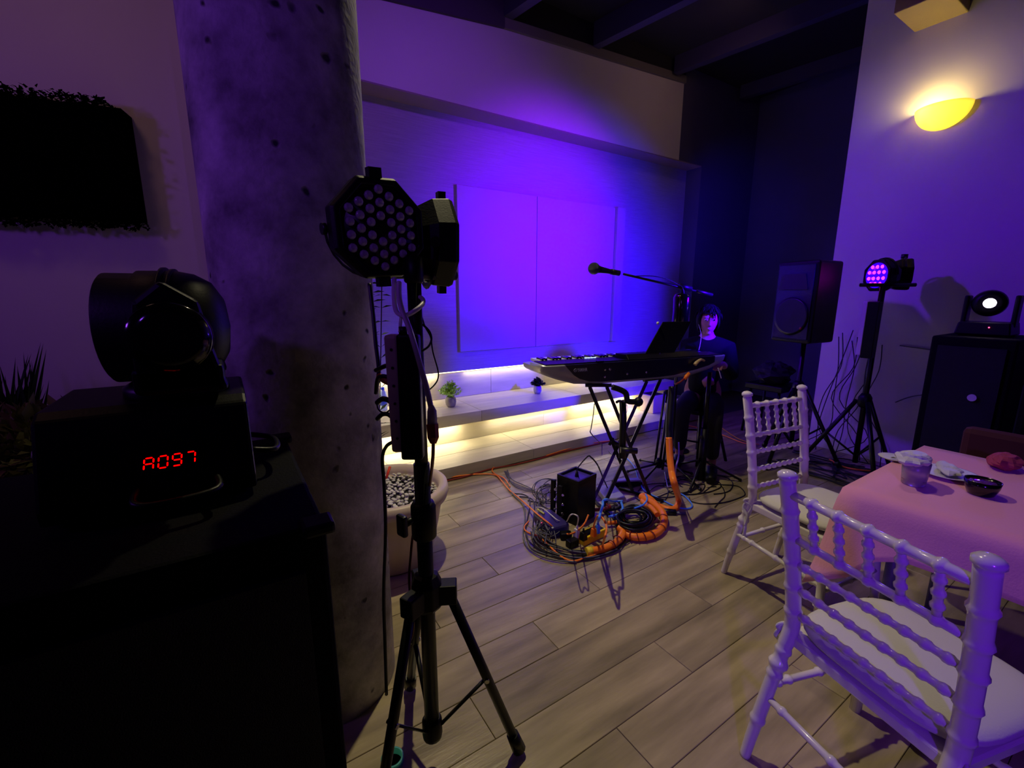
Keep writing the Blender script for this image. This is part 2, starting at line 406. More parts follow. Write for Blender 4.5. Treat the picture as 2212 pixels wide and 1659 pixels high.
# ------------------------------------------------------------------ concrete column
m = bpy.data.materials.new('cast_concrete'); m.use_nodes = True; M_conc = m
nt = m.node_tree; N = nt.nodes; L = nt.links; b = N['Principled BSDF']
tc = N.new('ShaderNodeTexCoord')
n1 = N.new('ShaderNodeTexNoise'); n1.inputs['Scale'].default_value = 4.5; n1.inputs['Detail'].default_value = 9; n1.inputs['Roughness'].default_value = .62
L.new(tc.outputs['Object'], n1.inputs['Vector'])
cr = N.new('ShaderNodeValToRGB'); cr.color_ramp.elements[0].position = .33; cr.color_ramp.elements[0].color = lin((.36, .35, .34))+(1,)
cr.color_ramp.elements[1].position = .72; cr.color_ramp.elements[1].color = lin((.86, .84, .83))+(1,)
L.new(n1.outputs['Fac'], cr.inputs[0])
vo = N.new('ShaderNodeTexVoronoi'); vo.inputs['Scale'].default_value = 15; vo.inputs['Randomness'].default_value = 1
nz = N.new('ShaderNodeTexNoise'); nz.inputs['Scale'].default_value = 16
va = N.new('ShaderNodeVectorMath'); va.operation = 'MULTIPLY_ADD'; va.inputs[1].default_value = (.05, .05, .05)
L.new(tc.outputs['Object'], nz.inputs['Vector']); L.new(nz.outputs['Color'], va.inputs[0]); L.new(tc.outputs['Object'], va.inputs[2])
L.new(va.outputs[0], vo.inputs['Vector'])
lt = N.new('ShaderNodeMapRange'); lt.inputs[1].default_value = .10; lt.inputs[2].default_value = .20; L.new(vo.outputs['Distance'], lt.inputs[0])
gate = N.new('ShaderNodeMath'); gate.operation = 'GREATER_THAN'; gate.inputs[1].default_value = .5
sp = N.new('ShaderNodeSeparateColor'); L.new(vo.outputs['Color'], sp.inputs[0]); L.new(sp.outputs[0], gate.inputs[0])
inv = N.new('ShaderNodeMath'); inv.operation = 'SUBTRACT'; inv.inputs[0].default_value = 1; L.new(lt.outputs[0], inv.inputs[1])
pit = N.new('ShaderNodeMath'); pit.operation = 'MULTIPLY'; L.new(gate.outputs[0], pit.inputs[0]); L.new(inv.outputs[0], pit.inputs[1])
mx = N.new('ShaderNodeMix'); mx.data_type = 'RGBA'; mx.inputs[7].default_value = lin((.20, .19, .19))+(1,)
L.new(pit.outputs[0], mx.inputs[0]); L.new(cr.outputs[0], mx.inputs[6]); L.new(mx.outputs[2], b.inputs['Base Color'])
n3 = N.new('ShaderNodeTexNoise'); n3.inputs['Scale'].default_value = 45; n3.inputs['Detail'].default_value = 8; L.new(tc.outputs['Object'], n3.inputs['Vector'])
hh = N.new('ShaderNodeMath'); hh.operation = 'SUBTRACT'; L.new(n3.outputs['Fac'], hh.inputs[0]); L.new(pit.outputs[0], hh.inputs[1])
bp = N.new('ShaderNodeBump'); bp.inputs['Strength'].default_value = .6; bp.inputs['Distance'].default_value = .006
L.new(hh.outputs[0], bp.inputs['Height']); L.new(bp.outputs[0], b.inputs['Normal']); b.inputs['Roughness'].default_value = .85
colm = MB().cyl((.208, 1.586, 0), (.208, 1.586, CZ), .231, 64).build('concrete_column', M_conc, loc=(.208, 1.586, 0))
tag(colm, 'thick round grey concrete column with pitted surface, floor to ceiling', 'column')

# ------------------------------------------------------------------ wall planter and plants at the left
def leafy(mb, c, rad, n, L, W, seed=0):
    rnd = random.Random(seed); c = V(c)
    for i in range(n):
        q = V((rnd.gauss(0, 1), rnd.gauss(0, 1), rnd.gauss(0, 1))).normalized()
        p = c+V((q.x*rad[0], q.y*rad[1], q.z*rad[2]))*rnd.uniform(.5, 1)
        dd = (q+V((rnd.uniform(-.6, .6), rnd.uniform(-.6, .6), rnd.uniform(-.3, .6)))).normalized()
        mb.leaf(p, dd, (rnd.uniform(-1, 1), rnd.uniform(-1, 1), 1), L*rnd.uniform(.6, 1.2), W*rnd.uniform(.7, 1.2), .08)
wp0 = a+d*.62
t = thing('wall_planter', 'dark planter box packed with foliage hung on the left wall', 'planter', a+d*1.1+V((0, 0, 1.80)))
p = []
zb, zt = 1.86, 2.56
for k, dist in enumerate((.60, 2.6)):
    for off in (.0, .20):
        p.append(a+d*dist+nrm*off)
def planter_box(z0, z1, s0, s1, o0, o1):
    q = [a+d*s0+nrm*o0, a+d*s1+nrm*o0, a+d*s1+nrm*o1, a+d*s0+nrm*o1]
    vs = [x+V((0, 0, z0)) for x in q]+[x+V((0, 0, z1)) for x in q]
    return MB().add(vs, [(3, 2, 1, 0), (4, 5, 6, 7), (0, 1, 5, 4), (1, 2, 6, 5), (2, 3, 7, 6), (3, 0, 4, 7)])
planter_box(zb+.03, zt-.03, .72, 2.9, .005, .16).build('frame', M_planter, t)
fol = MB(); rnd = random.Random(3)
for i in range(6500):
    s0 = rnd.uniform(.70, 2.9); z = rnd.uniform(zb, zt-(.0 if s0 > .8 else (.8-s0)*1.2)); o0 = rnd.uniform(.13, .21)
    if rnd.random() < .5: z = rnd.choice((zb+rnd.uniform(-.02, .02), zt+rnd.uniform(-.02, .015)-(.0 if s0 > .8 else (.8-s0)*1.2))); o0 = rnd.uniform(.02, .2)
    pp = a+d*s0+nrm*o0+V((0, 0, z))
    fol.leaf(pp, nrm+V((rnd.uniform(-1, 1), 0, rnd.uniform(-1.2, .8))), (rnd.uniform(-1, 1), 0, 1), rnd.uniform(.022, .04), rnd.uniform(.015, .028), .1)
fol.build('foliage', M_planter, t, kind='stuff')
t = thing('spiky_plant', 'dark spiky grass-like plant against the left wall', 'plant', (-1.15, 3.6, 0))
MB().lathe([(.13, 0), (.17, .3), (.18, .42), (.16, .42), (.15, .38), (0, .38)], (-1.15, 3.6, 0)).build('pot', M_black, t)
g = MB(); rnd = random.Random(5)
for i in range(110):
    an = rnd.uniform(0, 2*PI); le = rnd.uniform(.35, .68); lean = rnd.uniform(.05, .4)
    b0 = V((-1.15+rnd.uniform(-.1, .1), 3.6+rnd.uniform(-.1, .1), .38)); dd = V((math.cos(an)*lean, math.sin(an)*lean, 1))
    g.leaf(b0, dd, (rnd.uniform(-1, 1), rnd.uniform(-1, 1), .1), le*1.2, .03, -.04)
g.build('blades', M_green, t, kind='stuff')
t = thing('leafy_shrub', 'low yellow-green leafy shrub beside the spiky plant', 'plant', (-.7, 3.05, 0))
MB().lathe([(.16, 0), (.22, .34), (.23, .44), (.20, .44), (.19, .4), (0, .4)], (-.7, 3.05, 0)).build('pot', M_black, t)
g = MB(); leafy(g, (-.82, 3.05, .62), (.85, .30, .26), 3200, .08, .04, 4); g.build('foliage', mat('dim_yellow_foliage', (.36, .36, .10), .6, var=.4, vscale=8), t, kind='stuff')

# ------------------------------------------------------------------ near cabinet and moving head lamp
t = thing('speaker_cabinet', 'tall black speaker cabinet in the left foreground under the moving head lamp', 'speaker', (-.35, 1.0, 0))
MB().mm((-.86, .735, .03), (.108, 1.30, 1.05)).build('cabinet', M_box, t, bevel=.008)
MB().mm((-.82, .722, .08), (.07, .735, .98)).build('grille', mat('black_speaker_grille', (.035, .035, .04), .6, bump=.8, bscale=400), t)
for sx in (-.80, .05):
    for sy in (.80, 1.24): MB().cyl((sx, sy, 0), (sx, sy, .03), .025).build('foot', M_black, t)
for (cx_, cy_) in ((.108, .735), (.108, 1.30)):
    MB().box((cx_-.012, cy_+(.012 if cy_ < 1 else -.012), 1.045), (.05, .05, .02)).build('corner_cap', M_blackm, t, bevel=.006)
t = thing('moving_head_lamp', 'black moving head stage lamp with a red digit display, on the near cabinet', 'stage light', (-.10, 1.10, 1.05))
bx0, bx1, by0, by1 = -.275, .022, .93, 1.25
base = MB()
zz0, zz1, zz2 = 1.062, 1.17, 1.232
prof = [(by0, zz0), (by0-.005, 1.09), (by0+.05, zz2-.012), (by0+.075, zz2), (by1-.02, zz2), (by1, zz2-.02), (by1, zz0)]
base.prism([(p0, p1) for p0, p1 in prof], (bx0, 0, 0), (0, 1, 0), (0, 0, 1), (1, 0, 0), bx1-bx0)
base_o = base.build('base', M_black, t, bevel=.006)
for q in ((bx0+.03, by0+.03), (bx1-.03, by0+.03), (bx0+.03, by1-.03), (bx1-.03, by1-.03)):
    MB().cyl((q[0], q[1], 1.05), (q[0], q[1], 1.064), .015, 12).build('rubber_foot', M_cab, t)
# display set into the sloping front of the base: reads A097
fd = V((0, .055, .128)).normalized(); fnn = V((0, -.128, .055)).normalized()
fd = (V((0, by0+.05, zz2-.012))-V((0, by0-.005, 1.09))).normalized(); fnn = V((0, -fd.z, fd.y))
dc = V((-.105, by0+.012, 1.136))+fnn*.003
scr = MB().box(dc, (.088, .034, .004), M=Matrix(((1, 0, 0), (0, fd.y, fnn.y), (0, fd.z, fnn.z)))).build('display', M_blackg, t)
SEG = {'A': 'abcefg', '0': 'abcdef', '9': 'abcdfg', '7': 'abc'}
def digit(mb, ch, o, wd_, ht, th, ex, ey, en):
    segs = {'a': ((0, ht), (wd_, ht)), 'b': ((wd_, ht/2), (wd_, ht)), 'c': ((wd_, 0), (wd_, ht/2)), 'd': ((0, 0), (wd_, 0)), 'e': ((0, 0), (0, ht/2)), 'f': ((0, ht/2), (0, ht)), 'g': ((0, ht/2), (wd_, ht/2))}
    for k in SEG[ch]:
        (x0, y0), (x1, y1) = segs[k]
        dx, dy = (x1-x0), (y1-y0); l = math.hypot(dx, dy); ux, uy = dx/l, dy/l; px, py = -uy*th/2, ux*th/2; g_ = .0012
        q = [(x0+ux*g_, y0+uy*g_), (x0+ux*(g_+th/2)+px, y0+uy*(g_+th/2)+py), (x1-ux*(g_+th/2)+px, y1-uy*(g_+th/2)+py), (x1-ux*g_, y1-uy*g_), (x1-ux*(g_+th/2)-px, y1-uy*(g_+th/2)-py), (x0+ux*(g_+th/2)-px, y0+uy*(g_+th/2)-py)]
        q = [(A+B*.12, B) for A, B in q]
        mb.prism(q, o, ex, ey, en, .0008)
dd_ = fd*.020
for i, ch in enumerate('A097'):
    g = MB(); digit(g, ch, dc+V((-.035+i*.0195, 0, 0))-fd*.010+fnn*.0022, .0125, .020, .0022, V((1, 0, 0)), fd, fnn)
    g.build('digit', M_red_em, scr)
for i in range(4):
    MB().cyl(dc+V((-.03+i*.02, 0, 0))-fd*.03, dc+V((-.03+i*.02, 0, 0))-fd*.03+fnn*.004, .006, 10).build('button', M_cab, t)
hc = V((-.088, 1.085, 1.360))
# yoke: two arms either side of the head and a turntable
MB().lathe([(.085, 0), (.085, .02), (.07, .03), (0, .03)], (hc.x, hc.y, zz2-.002), n=32).build('turntable', M_blackm, t)
yk = MB().box((hc.x+.015, hc.y, zz2+.045), (.13, .28, .045))
for s_ in (-1, 1):
    yk.prism([(-.05, zz2+.02), (.08, zz2+.02), (.062, hc.z-.03), (.05, hc.z+.05), (.0, hc.z+.085), (-.04, hc.z+.05), (-.05, hc.z-.03)],
             (hc.x+.005, hc.y+s_*.12-.02, 0), (1, 0, 0), (0, 0, 1), (0, 1, 0), .04)
yk.build('yoke', M_black, t, bevel=.008)
# head: barrel with flat lens face to the left and domed finned rear
hax = V((1, -.12, 0)).normalized()
MB().lathe([(.096, -.088), (.100, -.085), (.100, -.04), (.105, -.035), (.106, .02), (.100, .05), (.085, .075), (.055, .092), (0, .1)], hc, hax, 40).build('head_shell', M_black, t)
MB().lathe([(.0, -.078), (.085, -.082)], hc, hax, 32).build('front_lens', M_blackg, t)
for k in range(5):
    MB().lathe([(.100-.007*k*k*.35, .0+.014*k), (.112-.007*k*k*.35, .002+.014*k), (.112-.007*k*k*.35, .007+.014*k), (.100-.007*k*k*.35, .009+.014*k)], hc, hax, 40).build('cooling_fin', M_blackm, t)
for s_ in (-1, 1):
    MB().lathe([(.062, 0), (.058, .018), (.04, .026), (0, .028)], (hc.x+.01, hc.y+s_*.140, hc.z-.01), (0, s_, 0), 28).build('pivot_cap', M_blackg, t)
MB().tube(smooth([(-.15, by0, 1.10), (-.15, by0-.05, 1.092), (-.11, by0-.065, 1.09), (-.04, by0-.05, 1.092), (-.04, by0, 1.10)], 5), .006, 8).build('handle', M_blackm, t)
MB().tube(smooth([(bx1, 1.02, 1.11), (bx1+.04, 1.03, 1.10), (bx1+.05, 1.08, 1.10), (bx1+.04, 1.13, 1.10), (bx1, 1.14, 1.11)], 5), .006, 8).build('handle', M_blackm, t)

# ------------------------------------------------------------------ light cans
def par_can(t, c, n, rl, rad, depth, lit=False, detail=True):
    """octagonal LED can centred at c, lens normal n"""
    n = V(n).normalized(); ex = V((0, 0, 1)).cross(n).normalized(); ey = n.cross(ex)
    cr_, sr_ = math.cos(rl), math.sin(rl); ex, ey = ex*cr_+ey*sr_, ey*cr_-ex*sr_
    c = V(c); oc = 1/math.cos(PI/8)
    MB().lathe([(rad*.55*oc, -depth), (rad*.80*oc, -depth*.8), (rad*oc, -depth*.45), (rad*1.03*oc, -.012), (rad*.98*oc, 0), (rad*.86*oc, 0), (rad*.84*oc, -.010), (0, -.010)], c, n, 8, False, ex, PI/8).build('housing', M_black, t, bevel=.003)
    if not detail: return
    mlens = M_lens
    sp = rad*.262; fp = MB().lathe([(rad*.80, -.009), (rad*.80, -.005), (0, -.005)], c, n, 32).build('face_plate', M_blackm, t)
    r3 = 3
    first = None
    for q in range(-3, 4):
        for s_ in range(-3, 4):
            if abs(q+s_) > 3 or (q == 0 and s_ == 0): continue
            px = sp*.866*q; py = sp*(s_+q/2)
            pp = c+ex*px+ey*py+n*(-.005)
            if first is None:
                g = MB(); R_ = sp*.37
                g.lathe([(R_, 0), (R_*1.02, .004), (R_*.85, .007), (R_*.5, .009), (0, .0095)], (0, 0, 0), n, 10)
                first = g.build('lens', (M_par_blue if lit else M_lens), t, world=False); first.location = pp-wl(t)
            else:
                o = first.copy(); COL.objects.link(o); o.location = pp-wl(t)
            if lit and (q % 2 == 0):
                pass
    # bracket, side knobs, tabs on the rim
    b0 = c-n*depth*.55
    pts = [b0+ex*rad*1.03*math.cos(a_)+ey*rad*1.04*math.sin(a_) for a_ in [R(x) for x in range(-180, 1, 15)]]
    MB().tube(pts, .009, 4, False, flat=.35).build('bracket', M_blackm, t)
    for s_ in (-1, 1):
        MB().cyl(b0+ex*s_*rad*1.0, b0+ex*s_*rad*1.09, .013, 12).build('knob', M_cab, t)
    MB().box(c-n*.02+ey*rad*1.08, (.03, .03, .02), M=Matrix((ex, ey, n)).transposed()).build('clip', M_blackm, t)
    MB().box(c-n*.02-ey*rad*1.08, (.03, .03, .02), M=Matrix((ex, ey, n)).transposed()).build('clip', M_blackm, t)
M_par_blue = mat('lit_violet_lens', (.5, .1, .8), .2, emit=(.35, .0, 1.0), est=6)
M_par_pink = mat('lit_pink_lens', (.9, .1, .5), .2, emit=(1.0, .02, .45), est=5)

# ------------------------------------------------------------------ near tripod stand with two dark cans
PB = V((.405, 1.075, 0))
t = thing('light_stand', 'black tripod light stand in the foreground carrying two unlit lamps', 'stand', PB)
MB().tube([PB+V((0, 0, .13)), PB+V((0, 0, .98))], .0215, 20).build('lower_pole', M_blackm, t)
MB().tube([PB+V((0, 0, .80)), PB+V((0, 0, 1.50))], .0175, 20).build('upper_pole', M_blackm, t)
hub = MB().lathe([(.03, .765), (.034, .77), (.034, .86), (.028, .87), (.0, .87)], PB, n=20)
hub.build('collar', M_black, t)
MB().tube([PB+V((-.02, 0, .83)), PB+V((-.06, -.02, .83))], .010, 12).build('clamp_screw', M_blackm, t)
MB().box(PB+V((-.068, -.022, .83)), (.016, .035, .06), rz=.3).build('knob', M_cab, t, bevel=.006)
h2 = MB().lathe([(.036, .545), (.045, .56), (.045, .625), (.034, .65), (.024, .655)], PB, n=8, sm=False)
angs = [R(-27), R(84), R(207)]
for a_ in angs:
    dd = V((math.cos(a_), math.sin(a_), 0)); h2.box(PB+dd*.05+V((0, 0, .592)), (.07, .045, .06), rz=a_)
h2.build('leg_hub', M_black, t, bevel=.004)
h3 = MB().lathe([(.028, .10), (.03, .11), (.03, .16), (.024, .17)], PB, n=16); h3.build('lower_collar', M_black, t)
for a_, rad in zip(angs, (.262, .285, .235)):
    dd = V((math.cos(a_), math.sin(a_), 0)); top = PB+dd*.065+V((0, 0, .58)); ft = PB+dd*rad+V((0, 0, .03))
    lg = MB().tube([top, ft], .0145, 12).build('leg', M_blackm, t)
    MB().tube([ft+(top-ft).normalized()*.05, ft-(top-ft).normalized()*.012], [.019, .022], 12).build('rubber_foot', M_cab, lg)
    mid = top.lerp(ft, .52)
    MB().tube([PB+dd*.022+V((0, 0, .135)), mid], .008, 8, flat=.5).build('brace', M_blackm, t)
    MB().cyl(mid-V((-dd.y, dd.x, 0))*.018, mid+V((-dd.y, dd.x, 0))*.018, .007, 10).build('rivet', M_chrome, t)
TB = PB+V((0, 0, 1.475))
MB().tube([TB+V((-.09, .03, 0)), TB+V((.15, .08, 0))], .014, 12).build('cross_bar', M_blackm, t)
MB().lathe([(.02, 1.45), (.024, 1.455), (.024, 1.51), (0, 1.52)], PB, n=16).build('top_cap', M_black, t)

def yawed(c, deg):
    d0 = (EYE-V(c)); d0.z = 0; d0.normalize(); return Matrix.Rotation(R(deg), 3, 'Z') @ d0
c1 = dp(826, 494, 1.02)
t = thing('stage_lamp', 'black octagonal stage lamp facing front with rows of unlit round lenses', 'stage light', c1-V((0, 0, .14)))
n1_ = yawed(c1, 25); n1_.z = -.06
par_can(t, c1, n1_, R(4), .107, .11)
c2 = dp(968, 528, 1.24)
t = thing('stage_lamp', 'black octagonal stage lamp turned away, seen from its ribbed back', 'stage light', c2-V((0, 0, .14)))
n2_ = yawed(c2, 106); n2_.z = .0
par_can(t, c2, n2_, R(4), .110, .12)
ex = V((0, 0, 1)).cross(n2_).normalized()
for k in range(6):
    a_ = c2-n2_*(.02+.014*k)+V((0, 0, .098-.0*k))+ex*.055
    MB().box(a_, (.003, .03, .006), rz=math.atan2(n2_.y, n2_.x)).build('vent_rib', M_grey, t)

# power strips tied to the pole
t = thing('power_strip', 'beige power strip tied upright to the near light stand', 'power strip', PB+V((-.07, -.02, 1.04)))
p0, p1 = dp(849, 722, 1.05), dp(866, 972, 1.10)
ax = (p1-p0).normalized(); ex = RT.copy(); en = ax.cross(ex).normalized()
Mx = Matrix((ex, en, ax)).transposed()
MB().box((p0+p1)/2, (.034, .05, (p1-p0).length), M=Mx).build('body', M_beige, t, bevel=.008)
for k in range(6):
    q = p0.lerp(p1, .12+k*.15)-en*(-.0255) if en.dot(FW) < 0 else p0.lerp(p1, .12+k*.15)-en*.0255
    MB().cyl(q, q+(EYE-q).normalized()*.002, .0035, 8).build('socket', M_black, t)
t = thing('power_adapter', 'long black power brick strapped beside the beige strip on the stand', 'power supply', PB+V((-.03, -.03, 1.02)))
p0, p1 = dp(882, 722, 1.035), dp(893, 990, 1.085)
ax = (p1-p0).normalized(); en = ax.cross(RT).normalized(); Mx = Matrix((RT, en, ax)).transposed()
MB().box((p0+p1)/2, (.052, .034, (p1-p0).length), M=Mx).build('body', M_black, t, bevel=.006)
MB().cyl(p0-ax*.018+RT*-.012, p0+RT*-.012, .010, 12).build('cable_boot', M_cab, t)

def W(*pts): return [dp(*p_) for p_ in pts]
cord('looped_cable', W((852, 600, 1.06), (851, 640, 1.05), (856, 672, 1.03), (872, 682, 1.01), (895, 672, 1.00), (914, 655, 1.03), (910, 643, 1.08), (898, 640, 1.13)), .0055, M_whitec, 'white cable looped round the pole below the lamps', k=8)
cord('hanging_cable', W((862, 610, 1.05), (862, 640, 1.03), (868, 668, 1.0), (885, 712, .99), (904, 775, .98), (922, 840, .98), (932, 885, .98)), .0062, M_whitec, 'thick white cable slanting down from the near lamps to the orange plug', k=8)
cord('power_lead', W((867, 683, 1.03), (865, 700, 1.03), (864, 718, 1.03)), .004, M_whitec, 'short white lead going into the top of the black power brick')
t = thing('cable_coupler', 'white plug joined to a brown-orange socket hanging beside the pole', 'plug', dp(935, 960, .98))
MB().tube(W((931, 876, .98), (933, 888, .98), (934, 918, .98)), [.006, .011, .012], 8).build('plug', M_whitec, t)
MB().tube(W((934, 916, .98), (936, 945, .98), (936, 958, .98)), [.014, .0135, .007], 8, False).build('socket', mat('brown_orange_rubber', (.78, .40, .16), .5), t)
cord('hanging_lead', W((936, 957, .98), (935, 990, 1.0), (931, 1025, 1.10), (925, 1060, 1.24), (905, 1110, 1.30), (893, 1150, 1.31), (887, 1205, 1.31), (884, 1260, 1.32), (893, 1345, 1.36), (886, 1385, 1.36), (872, 1398, 1.34)), .0038, M_red, 'dark red lead running down behind the near pole', k=6)
cord('hanging_lead', W((798, 612, 1.2), (806, 680, 1.2), (812, 745, 1.2), (818, 800, 1.2), (812, 850, 1.2)), .0055, M_cab, 'black cable hanging down beside the column edge above the vase', k=6)
cord('hanging_lead', W((848, 955, 1.1), (834, 965, 1.1), (826, 990, 1.1), (830, 1050, 1.12), (833, 1150, 1.14), (829, 1280, 1.16), (832, 1400, 1.2), (835, 1500, 1.24)), .0048, M_cab, 'black cable drooping from the beige power strip along the column', k=6)
cord('thin_lead', W((908, 672, 1.12), (918, 705, 1.12), (930, 728, 1.12), (935, 760, 1.12), (946, 800, 1.12), (946, 818, 1.12), (938, 832, 1.12), (924, 845, 1.12)), .0018, M_cab, 'thin black wire bowing out to the right of the near pole', k=6)
cord('thin_lead', W((912, 700, 1.12), (927, 715, 1.12), (932, 732, 1.12), (926, 748, 1.12), (912, 758, 1.12)), .0028, M_cab, 'short black wire loop on the right of the near pole', k=6)
t = thing('cable_bundle', 'small knot of black and orange connectors left of the beige strip', 'cable', dp(828, 905, 1.15))
MB().tube(smooth(W((812, 800, 1.15), (822, 795, 1.13), (836, 790, 1.12), (846, 795, 1.12)), 4), .006).build('lead', M_cab, t)
MB().tube(smooth(W((812, 850, 1.15), (815, 820, 1.13), (825, 812, 1.12), (842, 815, 1.12)), 4), .005).build('lead', M_cab, t)
MB().tube(smooth(W((815, 870, 1.15), (825, 862, 1.13), (838, 864, 1.12), (848, 872, 1.12)), 4), .007).build('lead', M_cab, t)
MB().tube(smooth(W((814, 870, 1.15), (818, 885, 1.13), (832, 892, 1.12), (846, 882, 1.12)), 4), .0022).build('lead', M_cab, t)
MB().tube(smooth(W((815, 905, 1.15), (826, 895, 1.13), (838, 895, 1.12), (848, 902, 1.12)), 4), .006).build('lead', M_cab, t)
MB().tube(W((818, 812, 1.14), (832, 820, 1.13), (843, 828, 1.12)), [.008, .011, .008], 8).build('connector', MATS['brown_orange_rubber'], t)

tr_ = fl(848, 1648, .0); o = MB().lathe([(.028, 0), (.034, .001), (.034, .022), (.028, .023), (.028, 0)], tr_, n=28).build('tape_roll', mat('teal_tape', (.25, .62, .60), .4), loc=tr_); tag(o, 'small teal tape roll on the floor beside the near cabinet', 'tape')

# ------------------------------------------------------------------ big pebble planter behind the stand
PC = V((.66, 2.26, 0)); pr = .31
t = thing('large_planter', 'large round beige planter filled with white pebbles behind the near stand', 'planter', PC)
MB().lathe([(.20, 0), (.22, .01), (.262, .20), (.285, .335), (.312, .345), (.322, .375), (.315, .41), (.295, .418), (.272, .41), (.265, .375), (.262, .35), (0, .35)], PC, n=64).build('pot', M_pot, t)
MB().lathe([(.262, .352), (.0, .355)], PC, n=40).build('soil', M_soil, t)
g = MB(); g.ball((0, 0, 0), (1, .72, .5), 7, 5); peb0 = None
rnd = random.Random(11); spots = []
for k in range(6000):
    if len(spots) >= 290: break
    r_ = .252*math.sqrt(rnd.random()); a_ = rnd.uniform(0, 2*PI); q = (PC.x+r_*math.cos(a_), PC.y+r_*math.sin(a_))
    lvl = 0 if len(spots) < 230 else 1
    if all((q[0]-s_[0])**2+(q[1]-s_[1])**2 > (.0235 if lvl == 0 else .016)**2 or s_[2] != lvl for s_ in spots): spots.append((q[0], q[1], lvl))
for i, (x_, y_, lv) in enumerate(spots):
    if peb0 is None: peb0 = g.build('pebble', M_pebble, t, world=False); o = peb0
    else: o = peb0.copy(); COL.objects.link(o)
    s_ = rnd.uniform(.0105, .0165); o.location = (x_-PC.x, y_-PC.y, .362+lv*.011+rnd.uniform(-.002, .004)); o.scale = (s_, s_, s_*rnd.uniform(.8, 1.2))
    o.rotation_euler = (rnd.uniform(-.4, .4), rnd.uniform(-.4, .4), rnd.uniform(0, 6.28))
st = MB(); lv = MB(); rnd = random.Random(2)
for k in range(3):
    pts = smooth([(PC.x-.06+.02*k, PC.y+.1, .36), (PC.x-.05+.03*k, PC.y+.12, .8), (PC.x-.07+.05*k, PC.y+.1, 1.15), (PC.x-.05+.05*k, PC.y+.08, 1.42+.05*k)], 6)
    st.tube(pts, .003, 5)
    for i in range(4, len(pts), 1):
        for s_ in (-1, 1):
            lv.leaf(pts[i], (s_*rnd.uniform(.5, 1), rnd.uniform(-.6, .6), rnd.uniform(-.2, .5)), (0, rnd.uniform(-1, 1), 1), rnd.uniform(.05, .08), .016, .05)
st.build('stem', mat('brown_stem', (.22, .16, .10), .8), t); lv.build('leaves', M_green, t, kind='stuff')
tg = MB().tube([(PC.x+.03, PC.y+.16, .37), (PC.x+.07, PC.y+.19, .44)], .009, 6, flat=.4).build('plant_tag', mat('orange_red_plastic', (.85, .22, .12), .5), loc=(PC.x+.03, PC.y+.16, .37)); tag(tg, 'orange-red plastic tag stuck in the pebbles of the large planter', 'plant tag')
# water bottle on the upper tread
bt = fl(829, 886, .391); t = thing('water_bottle', 'small blue-capped water bottle on the upper step beside the column', 'bottle', bt)
MB().lathe([(.03, 0), (.034, .01), (.034, .14), (.028, .17), (.014, .19), (.014, .2), (0, .2)], bt, n=18).build('bottle_body', mat('pale_blue_plastic', (.70, .80, .95), .2, spec=.6), t)
MB().lathe([(.034, .05), (.0355, .051), (.0355, .11), (.034, .111)], bt, n=18).build('wrapper', mat('blue_label', (.15, .28, .80), .4), t)
MB().lathe([(.016, .19), (.016, .215), (0, .217)], bt, n=14).build('cap', mat('blue_cap', (.15, .3, .9), .4), t)

# small potted plants on the upper tread
def little_pot(c, h_, rp, nlab, leafm, mpot, seed, fr):
    t = thing('potted_plant', nlab, 'plant', c)
    MB().lathe([(rp*.62, 0), (rp*.9, h_*.2), (rp, h_*.5), (rp*.95, h_*.8), (rp*.8, h_), (rp*.7, h_), (rp*.7, h_*.85), (0, h_*.85)], c, n=28).build('pot', mpot, t)
    st = MB(); g = MB(); rnd = random.Random(seed)
    for i in range(100):
        an = rnd.uniform(0, 2*PI); sp_ = rnd.uniform(.1, 1.0)
        p0 = V(c)+V((0, 0, h_*.85)); e = p0+V((math.cos(an)*fr*sp_, math.sin(an)*fr*sp_, fr*(1.35-sp_*.9)*rnd.uniform(.8, 1.1)))
        st.tube([p0, p0.lerp(e, .5)+V((0, 0, .01)), e], .0009, 4)
        for k in range(9):
            q = p0.lerp(e, rnd.uniform(.45, 1.0))
            g.leaf(q, (rnd.uniform(-1, 1), rnd.uniform(-1, 1), rnd.uniform(-.1, 1)), (rnd.uniform(-1, 1), rnd.uniform(-1, 1), 1), .022, .013, .05)
    st.build('stems', leafm, t, kind='stuff'); g.build('leaves', leafm, t, kind='stuff')
M_gpot = mat('grey_cement_pot', (.66, .64, .62), .7, bump=.2, bscale=60)
little_pot(fl(974, 878, .391), .095, .052, 'small round grey pot with bright green leafy sprigs, left on the upper step', M_bgreen, M_gpot, 1, .125)
little_pot(fl(1161, 850, .391), .085, .045, 'small silver pot with sparse dark plant on the upper step beyond the keyboard', M_green, M_silver, 2, .08)
# beige square boxes on the lower tread
for px_, py_, lab_, sz in ((1408, 888, 'beige square ceramic pot on the lower step behind the keyboard stand', .19), (1466, 893, 'second beige square pot further right on the lower step', .17)):
    c = fl(px_, py_, .096); t = thing('square_pot', lab_, 'pot', c)
    MB().box((c.x, c.y, .096+sz*.55), (sz, sz, sz*1.1), taper=1.12).build('pot_body', M_pot, t, bevel=.008)
    MB().box((c.x, c.y, .096+sz*1.1-.002), (sz*.9, sz*.9, .008)).build('soil', M_soil, t)
c = fl(1347, 892, .096); t = thing('glass_vase', 'small clear glass vase on the lower step behind the keyboard stand', 'vase', c)
MB().lathe([(.035, 0), (.045, .03), (.04, .09), (.028, .12), (.034, .15), (.031, .15), (.025, .12), (.037, .09), (.041, .03), (.03, .006), (0, .006)], c, n=20).build('vase_body', M_gl, t)

